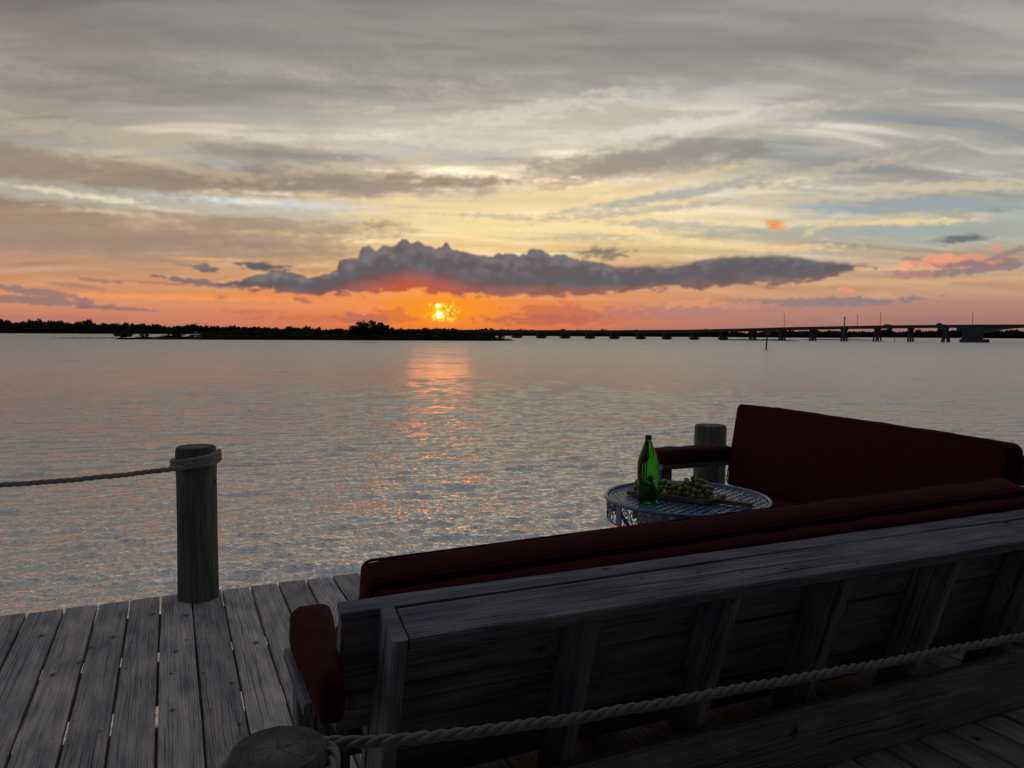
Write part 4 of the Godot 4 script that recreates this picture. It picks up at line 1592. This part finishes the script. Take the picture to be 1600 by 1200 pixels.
# ---------------------------------------------------------------- benches
# along local x, the sitter looks to local -z; (oy, oz) is the outer lower edge of the cap on the leaning back
func bench(label: String, at: Vector3, turn: float, length: float, lean: float, oy: float, oz: float, rib_x: Array, cap_from: float, boards: int, seat_x0: float, seat_x1: float, seat_z0: float, seat_z1: float) -> Node3D:
	var t := thing("bench", label, "bench", at, turn)
	var d := Vector3(0, cos(lean), sin(lean))
	var p := Vector3(0, sin(lean), -cos(lean))
	var x := Vector3.RIGHT
	var o := Vector3(0, oy, oz)
	# bottom board across the back
	put("bottom_board", board(length, 0.038, 0.222, 2, 0.15, 0.002, false, 21), M.bench, t, Transform3D(Basis(x, Vector3.BACK, Vector3.DOWN), Vector3(length / 2, 0.113, -0.019)))
	# back boards
	for k in boards:
		var a := 0.0145 - 0.1195 * (k + 0.5)
		var end := [0.0, 0.004, -0.006, 0.003, 0.0][k] as float
		var cut := 0.09 if k > 2 else 0.0
		put("back_board", board(length + end - cut, 0.036, 0.116, (k + 1) % 4, 0.2 + 0.23 * k, 0.0018, k == 1, 31 + k), M.bench, t, Transform3D(Basis(x, -p, -d), Vector3((length + cut) / 2, 0, 0) + o + d * a + p * 0.154))
	put("top_rail", board(length + 0.006, 0.022, 0.05, 2, 0.37, 0.0018, false, 36), M.bench, t, Transform3D(Basis(x, d, -p), Vector3(length / 2, 0, 0) + o + d * 0.0262 + p * 0.158))
	# ribs and the cap that runs over them
	for k in rib_x.size():
		var tall := k == 0
		var low := (0.06 - oy) / d.y
		var hi := 0.038 if tall else -0.001
		put("rib", board(hi - low, 0.038, 0.132, (k + 2) % 4, 0.3 + 0.07 * k, 0.0012, false, 41 + k), M.bench, t, Transform3D(Basis(d, x, p), Vector3(rib_x[k], 0, 0) + o + d * ((hi + low) / 2) + p * 0.0665))
	put("cap", board(length - cap_from, 0.038, 0.132, 3, 0.45, 0.0022, false, 51), M.bench, t, Transform3D(Basis(x, d, -p), Vector3((length + cap_from) / 2, 0, 0) + o + d * 0.0185 + p * 0.064))
	# seat
	var n := int((seat_z0 - seat_z1) / 0.146)
	for k in n:
		put("seat_slat", board(seat_x1 - seat_x0, 0.036, 0.138, k % 4, 0.1 + 0.2 * k, 0.0015, k % 2 == 1, 61 + k), M.bench, t, Transform3D(Basis.IDENTITY, Vector3((seat_x0 + seat_x1) / 2, 0.375, seat_z0 - 0.073 - k * (seat_z0 - seat_z1) / n)))
	put("shade_front_rail", board(seat_x1 - seat_x0 - 0.02, 0.036, 0.3, 1, 0.5, 0.0015, false, 71), M.bench, t, Transform3D(Basis(x, Vector3.BACK, Vector3.DOWN), Vector3((seat_x0 + seat_x1) / 2, 0.205, seat_z1 + 0.04)))  # deepened, out of view, to block light from under the seat
	var legs := maxi(2, int((seat_x1 - seat_x0) / 0.9) + 1)
	for k in legs:
		var lx := lerpf(seat_x0 + 0.06, seat_x1 - 0.06, float(k) / (legs - 1))
		put("leg", board(0.352, 0.085, 0.085, 2, 0.1 * k, 0.001, false, 81), M.bench, t, Transform3D(Basis(Vector3.UP, Vector3.LEFT, Vector3.BACK), Vector3(lx, 0.178, seat_z1 + 0.11)))
		put("seat_bearer", board(seat_z0 - seat_z1 - 0.02, 0.036, 0.1, 0, 0.1 * k, 0.001, false, 82), M.bench, t, Transform3D(Basis(Vector3.BACK, Vector3.RIGHT, Vector3.UP), Vector3(lx + 0.07, 0.305, (seat_z0 + seat_z1) / 2)))
	return t


func arm(t: Node3D, x: float, z0: float, z1: float, top: float, wide: float) -> void:
	# post under the front end, a rail to the back
	put("arm_post", board(top - 0.038, 0.085, 0.085, 1, 0.33, 0.001, false, 91), M.bench, t, Transform3D(Basis(Vector3.UP, Vector3.LEFT, Vector3.BACK), Vector3(x, (top - 0.038) / 2.0, z1 + 0.055)))
	put("arm_rail", board(z0 - z1, 0.036, wide, 0, 0.6, 0.0015, false, 92), M.bench, t, Transform3D(Basis(Vector3.BACK, Vector3.UP, Vector3.LEFT), Vector3(x, top - 0.019, (z0 + z1) / 2)))


# the same cushion, narrower towards its +z end, straight along its -x side
func tapered(mesh: ArrayMesh, wide: float, long: float, share: float) -> ArrayMesh:
	var arr := mesh.surface_get_arrays(0)
	var pos: PackedVector3Array = arr[Mesh.ARRAY_VERTEX]
	for k in pos.size():
		var t := clampf(pos[k].z / long + 0.5, 0.0, 1.0)
		pos[k].x = -wide / 2 + (pos[k].x + wide / 2) * lerpf(1.0, share, t)
	arr[Mesh.ARRAY_VERTEX] = pos
	var out := ArrayMesh.new()
	out.add_surface_from_arrays(Mesh.PRIMITIVE_TRIANGLES, arr)
	return out


func make_benches() -> void:
	var lean := deg_to_rad(18.0)
	var nb := bench("long low grey wooden bench with its slatted back turned to the walkway", Vector3(0.375, 0, -1.856), 0.0, 2.86, lean, 0.685, 0.111, [0.112, 0.65, 1.129, 1.582, 2.093, 2.6], 0.136, 5, 0.02, 2.84, -0.2, -0.66)
	arm(nb, -0.022, -0.06, -0.435, 0.525, 0.13)
	var lean2 := deg_to_rad(9.0)
	var tb := bench("tall grey wooden bench at right angles to the long one, facing the table", Vector3(3.65, 0, -1.95), PI / 2, 2.08, lean2, 0.85, 0.066, [0.1, 0.6, 1.1, 1.6, 2.02], 0.125, 4, 0.66, 2.26, -0.36, -0.9)
	arm(tb, 2.19, -0.2, -0.78, 0.622, 0.14)
	# cushions
	var d := Vector3(0, cos(lean), sin(lean))
	var p := Vector3(0, sin(lean), -cos(lean))
	var o := Vector3(0, 0.685, -1.745)
	var back := thing("back_cushion", "long dark red back cushion on the low bench with a thinner pad behind it", "cushion", Vector3(0.48, 0, -2.0))
	var bas := Basis(Vector3.RIGHT, d, -p) * Basis(Vector3.BACK, 0.018)
	var c1 := Vector3(1.825, 0, 0) + o + d * (-0.19) + p * 0.307 - back.position
	put("cushion", cushion(Vector3(2.70, 0.49, 0.115), 0.026, 0.006, 101, 0.003), M.red, back, Transform3D(bas, c1))
	var c2 := Vector3(1.83, 0, 0) + o + d * (-0.16) + p * 0.214 - back.position
	put("rear_pad", cushion(Vector3(2.70, 0.40, 0.066), 0.022, 0.004, 102, 0.003), M.red, back, Transform3D(bas, c2))
	put("piping", piping(Vector3(2.70, 0.49, 0.115), 0.026), M.red, back, Transform3D(bas, c1))
	var s1 := put("seat_cushion", cushion(Vector3(2.66, 0.10, 0.52), 0.045, 0.015, 103), M.red, self, Transform3D(Basis.IDENTITY, Vector3(1.80, 0.445, -2.27)))
	tag(s1, "long dark red seat cushion on the low bench", "cushion")
	var a1 := put("arm_cushion", tapered(cushion(Vector3(0.125, 0.122, 0.53), 0.034, 0.005, 104, 0.004), 0.125, 0.53, 0.45), M.red, self, Transform3D(Basis.IDENTITY, Vector3(0.3645, 0.588, -2.025)))
	tag(a1, "short dark red arm pad at the open end of the low bench", "cushion")
	var d2 := Vector3(0, cos(lean2), sin(lean2))
	var p2 := Vector3(0, sin(lean2), -cos(lean2))
	var o2 := Vector3(0, 0.85, 0.066)
	var tb_t := tb.transform
	var bc := put("back_cushion", cushion(Vector3(1.80, 0.54, 0.125), 0.034, 0.008, 105, 0.003), M.red, self, tb_t * Transform3D(Basis(Vector3.RIGHT, d2, -p2) * Basis(Vector3.BACK, 0.014), Vector3(1.165, 0, 0) + o2 + d2 * (-0.175) + p2 * 0.262))
	put("piping", piping(Vector3(1.80, 0.54, 0.125), 0.034), M.red, bc)
	tag(bc, "tall dark red back cushion standing against the tall bench", "cushion")
	var sc := put("seat_cushion", cushion(Vector3(1.48, 0.10, 0.52), 0.045, 0.015, 106), M.red, self, tb_t * Transform3D(Basis.IDENTITY, Vector3(1.42, 0.445, -0.64)))
	tag(sc, "dark red seat cushion on the tall bench behind the blue table", "cushion")
	var ac := put("arm_cushion", cushion(Vector3(0.17, 0.088, 0.56), 0.024, 0.004, 107), M.red, self, tb_t * Transform3D(Basis.IDENTITY, Vector3(2.19, 0.667, -0.5)))
	tag(ac, "dark red arm pad on the tall bench in front of the far post", "cushion")


# ---------------------------------------------------------------- the table and what is on it
const TABLE := Vector3(2.18, 0.0, -2.895)
const TABLE_TOP := 0.70


func make_table() -> void:
	var t := thing("round_table", "round blue metal patio table with pierced lattice top and scrolled skirt", "table", TABLE)
	var r := 0.372
	var ring := func(rad: float, y: float, n: int) -> PackedVector3Array:
		var out := PackedVector3Array()
		for k in n:
			out.append(Vector3(cos(TAU * k / n) * rad, y, sin(TAU * k / n) * rad))
		return out
	put("rim", tube(ring.call(r, TABLE_TOP - 0.002, 72), 0.0095, 8, true), M.blue, t)
	put("inner_ring", tube(ring.call(r - 0.02, TABLE_TOP - 0.006, 64), 0.004, 6, true), M.blue, t)
	# woven flat strips
	var st := begin()
	flat_group(st)
	var pitch := 0.026
	for dir in 2:
		for k in range(-14, 15):
			var off := (k + 0.0) * pitch
			var reach := sqrt(maxf(0.0, (r - 0.006) * (r - 0.006) - off * off))
			if reach < 0.03:
				continue
			var n := maxi(2, int(2.0 * reach / (pitch * 0.5)))
			for q in n:
				var s0 := -reach + 2.0 * reach * q / n
				var s1 := -reach + 2.0 * reach * (q + 1) / n
				var w := 0.0078
				var quad4 := []
				for e in [[s0, -w], [s1, -w], [s1, w], [s0, w]]:
					var ph := cos(PI * e[0] / pitch + (PI if posmod(k, 2) == 1 else 0.0) + (PI if dir == 1 else 0.0))
					var v := Vector3(e[0], TABLE_TOP - 0.0075 + 0.0022 * ph, off + e[1])
					if dir == 1:
						v = Vector3(v.z, v.y, v.x)
					quad4.append(Basis(Vector3.UP, deg_to_rad(-20.0)) * v)
				quad(st, quad4[0], quad4[1], quad4[2], quad4[3])
				var dn := Vector3(0, -0.0014, 0)
				quad(st, quad4[3] + dn, quad4[2] + dn, quad4[1] + dn, quad4[0] + dn)
				quad(st, quad4[0], quad4[3], quad4[3] + dn, quad4[0] + dn)
				quad(st, quad4[1], quad4[2], quad4[2] + dn, quad4[1] + dn)
	var lat := put("lattice", finish(st), M.blue, t)
	lat.set_meta("kind", "stuff")
	# skirt: two rows of rings between hoops, with flat straps
	var sk := begin()
	sk.set_smooth_group(0)
	var cnt := 46
	for row in 2:
		var rad: float = [0.0215, 0.0185][row]
		for k in cnt:
			var a := TAU * (k + 0.5 * row) / cnt
			if k % 8 == 7:
				continue
			var pts := PackedVector3Array()
			for q in 12:
				var b := TAU * q / 12
				var aa := a + cos(b) * rad / r
				pts.append(Vector3(cos(aa) * (r - 0.006), TABLE_TOP - [0.038, 0.077][row] + sin(b) * rad * 1.05, sin(aa) * (r - 0.006)))
			tube_into(sk, pts, 0.0026, 5, true)
			if row == 0:
				var inner := PackedVector3Array()
				for q in 9:
					var b := TAU * q / 8.0 + 0.6
					var rr := 0.013 * (1.0 - 0.07 * q)
					var aa := a + cos(b) * rr / r
					inner.append(Vector3(cos(aa) * (r - 0.006), TABLE_TOP - 0.036 + sin(b) * rr, sin(aa) * (r - 0.006)))
				tube_into(sk, inner, 0.0034, 5)
	var skn := put("scroll_skirt", finish(sk, true), M.blue, t)
	skn.set_meta("kind", "stuff")
	put("lower_hoop", tube(ring.call(r - 0.006, TABLE_TOP - 0.1, 64), 0.004, 6, true), M.blue, t)
	var strap := boxmesh(Vector3(0.042, 0.094, 0.005))
	for k in cnt:
		if k % 8 == 7:
			var a := TAU * k / cnt
			put("strap", strap, M.blue, t, Transform3D(Basis(Vector3.UP, PI / 2 - a), Vector3(cos(a) * (r - 0.006), TABLE_TOP - 0.055, sin(a) * (r - 0.006))))
	for k in 4:
		var a := TAU * k / 4 + 0.5
		var pts := PackedVector3Array()
		for q in 13:
			var s := q / 12.0
			var rad := r - 0.03 - 0.16 * sin(PI * s) + 0.03 * s
			pts.append(Vector3(cos(a) * rad, lerpf(TABLE_TOP - 0.03, 0.011, s), sin(a) * rad))
		put("leg", tube(pts, 0.009, 8), M.blue, t)
	put("leg_hoop", tube(ring.call(0.185, 0.36, 40), 0.006, 6, true), M.blue, t)


func make_tableware() -> void:
	var y := TABLE_TOP - 0.002
	# bottle
	var b := thing("bottle", "tall green glass bottle with dark cap and round emblem standing on the blue table", "bottle", Vector3(1.962, y, -2.893))
	var glass := StandardMaterial3D.new()
	glass.albedo_color = Color(0.05, 0.44, 0.03, 0.0).linear_to_srgb()
	glass.albedo_color.a = 0.0
	glass.roughness = 0.02
	glass.refraction_enabled = true
	glass.refraction_scale = 0.034
	glass.transparency = BaseMaterial3D.TRANSPARENCY_ALPHA
	var prof := PackedVector2Array([Vector2(0.0, 0.006), Vector2(0.03, 0.004), Vector2(0.041, 0.0), Vector2(0.0455, 0.004), Vector2(0.0465, 0.012), Vector2(0.0465, 0.06), Vector2(0.0452, 0.064), Vector2(0.0465, 0.068), Vector2(0.0472, 0.12), Vector2(0.0472, 0.166), Vector2(0.046, 0.184), Vector2(0.041, 0.206), Vector2(0.033, 0.228), Vector2(0.0245, 0.25), Vector2(0.0178, 0.268), Vector2(0.0142, 0.278), Vector2(0.0148, 0.282), Vector2(0.0148, 0.287), Vector2(0.0132, 0.29), Vector2(0.0132, 0.298), Vector2(0.0, 0.298)])
	put("glass", lathe(prof, 48), glass, b)
	put("cap", lathe(PackedVector2Array([Vector2(0.0, 0.2985), Vector2(0.0138, 0.2845), Vector2(0.0148, 0.2842), Vector2(0.0148, 0.3), Vector2(0.0138, 0.3035), Vector2(0.0, 0.304)]), 24), plain(Color(0.14, 0.11, 0.14), 0.45), b)
	# printed round emblem with a ring, on the side towards the walkway
	var face := atan2(2.893, -1.962) - 0.28
	var dark := plain(Color(0.012, 0.03, 0.022), 0.6)
	var pale := plain(Color(0.10, 0.20, 0.17), 0.6)
	var em := begin()
	em.set_smooth_group(0)
	for k in 20:
		for v in [Vector2.ZERO, Vector2.from_angle(TAU * k / 20) * (0.015 + 0.002 * sin(k * 1.9)), Vector2.from_angle(TAU * (k + 1) / 20) * (0.015 + 0.002 * sin((k + 1) % 20 * 1.9))]:
			var a: float = face - v.x / 0.0475
			em.add_vertex(Vector3(cos(a) * 0.0476, 0.112 + v.y, sin(a) * 0.0476))
	put("emblem", finish(em), dark, b)
	var er := begin()
	er.set_smooth_group(0)
	for arc in [[0.018, 0.5, 2.7], [0.0205, 0.7, 2.5], [0.019, 3.7, 5.7]]:
		var pts := PackedVector3Array()
		for k in 13:
			var q := Vector2.from_angle(lerpf(arc[1], arc[2], k / 12.0)) * float(arc[0])
			var a := face - q.x / 0.0475
			pts.append(Vector3(cos(a) * 0.0474, 0.112 + q.y, sin(a) * 0.0474))
		tube_into(er, pts, 0.0007, 4)
	put("emblem_ring", finish(er), pale, b)
	# cutting board with a handle
	var cb := thing("cutting_board", "narrow wooden paddle board with a handle lying on the blue table", "cutting board", Vector3(2.0, y + 0.002, -3.09), -atan2(0.345, 0.235))
	var wm := wood(Color(0.62, 0.5, 0.4), 0.1, 0.6)
	var outl := PackedVector2Array([Vector2(0.0, -0.05), Vector2(0.012, -0.062), Vector2(0.375, -0.062), Vector2(0.40, -0.05), Vector2(0.415, -0.024), Vector2(0.43, -0.017), Vector2(0.535, -0.015), Vector2(0.555, -0.02), Vector2(0.572, -0.011), Vector2(0.575, 0.0), Vector2(0.572, 0.011), Vector2(0.555, 0.02), Vector2(0.535, 0.015), Vector2(0.43, 0.017), Vector2(0.415, 0.024), Vector2(0.40, 0.05), Vector2(0.375, 0.062), Vector2(0.012, 0.062), Vector2(0.0, 0.05)])
	var tri := Geometry2D.triangulate_polygon(outl)
	var bs := begin()
	flat_group(bs)
	var th := 0.018
	var uvf := func(v: Vector2) -> Vector2: return Vector2(0.07 + (v.y + 0.07) * 0.9, v.x / 1.6)
	for k in range(0, tri.size(), 3):
		for e in [2, 1, 0]:
			var v := outl[tri[k + e]]
			bs.set_uv(uvf.call(v))
			bs.add_vertex(Vector3(v.x, th, v.y))
		for e in [0, 1, 2]:
			var v := outl[tri[k + e]]
			bs.set_uv(uvf.call(v))
			bs.add_vertex(Vector3(v.x, 0.0, v.y))
	for k in outl.size():
		var p := outl[k]
		var q := outl[(k + 1) % outl.size()]
		quad(bs, Vector3(p.x, 0, p.y), Vector3(p.x, th, p.y), Vector3(q.x, th, q.y), Vector3(q.x, 0, q.y), uvf.call(p), uvf.call(p) + Vector2(0.02, 0), uvf.call(q) + Vector2(0.02, 0), uvf.call(q))
	put("blade", finish(bs), wm, cb)
	var loop := PackedVector3Array()
	for k in 17:
		var a := TAU * k / 16.0
		loop.append(Vector3(0.553 + 0.028 * sin(a) * 1.3, 0.013 + 0.022 * (1.0 - cos(a)) * 0.8, 0.028 * sin(a * 2.0) * 0.5))
	put("cord_loop", tube(loop, 0.0016, 5), plain(Color(0.22, 0.17, 0.14), 0.9), cb)
	# grapes heaped on the board
	var gm := StandardMaterial3D.new()
	gm.albedo_color = Color(0.24, 0.27, 0.06).linear_to_srgb()
	gm.roughness = 0.38
	gm.subsurf_scatter_enabled = true
	gm.subsurf_scatter_strength = 0.3
	var gm2: StandardMaterial3D = gm.duplicate()
	gm2.albedo_color = Color(0.30, 0.29, 0.08).linear_to_srgb()
	var gm3: StandardMaterial3D = gm.duplicate()
	gm3.albedo_color = Color(0.19, 0.24, 0.05).linear_to_srgb()
	var gs := SphereMesh.new()
	gs.radius = 0.0118
	gs.height = 0.0255
	gs.radial_segments = 16
	gs.rings = 9
	var stem_m := plain(Color(0.10, 0.085, 0.035), 0.8)
	var base_y := y + 0.02
	var axis := Vector3(0.563, 0, 0.826)
	var across := Vector3(0.826, 0, -0.563)
	var heaps := [[Vector3(2.075, base_y, -2.985), 0.115, 0.048, 0.046, 44, "loose end of green grapes on the paddle board beside the bottle", 5], [Vector3(2.178, base_y, -2.838), 0.09, 0.055, 0.064, 56, "heaped bunch of green grapes on the paddle board with pale cheese", 6]]
	var r := RandomNumberGenerator.new()
	r.seed = 9
	for hp in heaps:
		var g := thing("grape_bunch", hp[5], "grapes", hp[0])
		var placed: Array[Vector3] = []
		var tries := 0
		while placed.size() < int(hp[4]) and tries < 6000:
			tries += 1
			var u := r.randf_range(-1, 1)
			var v := r.randf_range(-1, 1)
			if u * u + v * v > 1.0:
				continue
			var lid: float = hp[3] * (1.0 - 0.75 * (u * u + v * v)) + 0.004
			# drop the grape until it rests on the board or on another
			var p: Vector3 = axis * u * float(hp[1]) + across * v * float(hp[2])
			p.y = 0.0118
			for o in placed:
				var dx := Vector2(o.x - p.x, o.z - p.z).length()
				if dx < 0.0225:
					p.y = maxf(p.y, o.y + sqrt(0.0225 * 0.0225 - dx * dx))
			if p.y > lid + 0.012:
				continue
			placed.append(p)
		for p in placed:
			put("grape", gs, [gm, gm2, gm, gm3][placed.find(p) % 4], g, Transform3D(Basis.from_euler(Vector3(r.randf_range(-0.9, 0.9), r.randf() * TAU, r.randf_range(-0.9, 0.9))), p))
		put("stem", tube(PackedVector3Array([Vector3(0, float(hp[3]) * 0.6, 0), Vector3(0.004, float(hp[3]) + 0.012, 0.004), Vector3(-0.004, float(hp[3]) + 0.034, -0.006)]), 0.0019, 5), stem_m, g)
	var cm := plain(Color(0.52, 0.47, 0.33), 0.6)
	var cps := [[Vector3(2.225, base_y + 0.010, -2.765), 0.4, "small upright pale cheese wedge between the grapes on the board"], [Vector3(2.243, base_y + 0.010, -2.742), 1.7, "pale cheese wedge next to the single grape by the board's handle"]]
	for c in cps:
		var ws := begin()
		flat_group(ws)
		var f := [Vector3(-0.012, -0.010, -0.007), Vector3(0.012, -0.010, -0.009), Vector3(0.004, 0.017, -0.005)]
		var g := [Vector3(-0.012, -0.010, 0.008), Vector3(0.011, -0.010, 0.007), Vector3(0.002, 0.015, 0.005)]
		for v in [f[0], f[2], f[1], g[0], g[1], g[2]]:
			ws.set_uv(Vector2.ZERO)
			ws.add_vertex(v)
		for k in 3:
			quad(ws, f[k], f[(k + 1) % 3], g[(k + 1) % 3], g[k])
		var o := put("cheese_wedge", finish(ws), cm, self, Transform3D(Basis(Vector3.UP, c[1]), c[0]))
		tag(o, c[2], "cheese")
	var lg := put("grape", gs, gm, self, Transform3D(Basis(Vector3.RIGHT, 1.2), Vector3(2.262, base_y + 0.0105, -2.735)))
	tag(lg, "single green grape lying at the foot of the board's handle", "grape")


# an added house, unseen behind the viewer, that shades the bench backs
func make_shade_house() -> void:
	var b := thing("shade_house", "added brown wooden house with a porch roof, unseen, shading the walkway and bench backs", "shade_house", Vector3(1.2, 0, 2.2))
	var stain := wood(Color(0.3, 0.25, 0.2), 0.3)
	var half := 5.0
	var high := 3.2
	var n := 34
	var slab := board(high, 0.03, 2.0 * half / n - 0.006, 1, 0.3, 0.001, false, 5)
	for k in n:
		put("wall_board", slab, stain, b, Transform3D(Basis(Vector3.UP, Vector3.BACK, Vector3.RIGHT), Vector3(-half + (k + 0.5) * 2.0 * half / n, high / 2, 0)))
	put("wall", boxmesh(Vector3(2.0 * half, high, 0.1)), stain, b, Transform3D(Basis.IDENTITY, Vector3(0, high / 2, 0.08)))
	put("wall", boxmesh(Vector3(0.1, high, 4.0)), stain, b, Transform3D(Basis.IDENTITY, Vector3(-half, high / 2, 2.1)))
	put("wall", boxmesh(Vector3(0.1, high, 4.0)), stain, b, Transform3D(Basis.IDENTITY, Vector3(half, high / 2, 2.1)))
	var tilt := Basis(Vector3.RIGHT, deg_to_rad(-32.0))
	put("roof", boxmesh(Vector3(2.0 * half + 0.6, 0.08, 3.2)), stain, b, Transform3D(tilt, Vector3(0, high + 0.75, 1.0)))
	put("roof", boxmesh(Vector3(2.0 * half + 0.6, 0.08, 3.2)), stain, b, Transform3D(tilt.inverse(), Vector3(0, high + 0.75, 3.6)))
	put("floor", boxmesh(Vector3(2.0 * half + 0.4, 0.16, 5.0)), M.joist, b, Transform3D(Basis.IDENTITY, Vector3(0, -0.13, 1.2)))
	# added porch roof, brought forward over the walkway for shade, on posts
	put("shade_porch_roof", boxmesh(Vector3(2.0 * half + 0.6, 0.09, 3.5)), stain, b, Transform3D(Basis(Vector3.RIGHT, deg_to_rad(-5.0)), Vector3(0, 2.75, -1.7)))
	for px in [-4.6, 4.6]:
		put("shade_porch_post", board(2.62, 0.1, 0.1, 2, 0.1, 0.001, false, 6), stain, b, Transform3D(Basis(Vector3.UP, Vector3.LEFT, Vector3.BACK), Vector3(px, 1.31, -2.8)))
	var door := put("door", boxmesh(Vector3(1.0, 2.05, 0.05)), M.bench, b, Transform3D(Basis.IDENTITY, Vector3(-2.0, 1.03, -0.045)))
	put("handle", tube(PackedVector3Array([Vector3(0.4, 0.0, -0.04), Vector3(0.4, 0.02, -0.08), Vector3(0.3, 0.02, -0.08)]), 0.01, 6), plain(Color(0.2, 0.2, 0.2), 0.4, 1.0), door)


func build_all() -> void:
	make_materials()
	print("materials ", Time.get_ticks_msec())
	make_water()
	make_land()
	make_bridge()
	print("setting ", Time.get_ticks_msec())
	make_dock()
	make_posts_and_ropes()
	print("dock ", Time.get_ticks_msec())
	make_shade_house()
	make_benches()
	make_table()
	make_tableware()
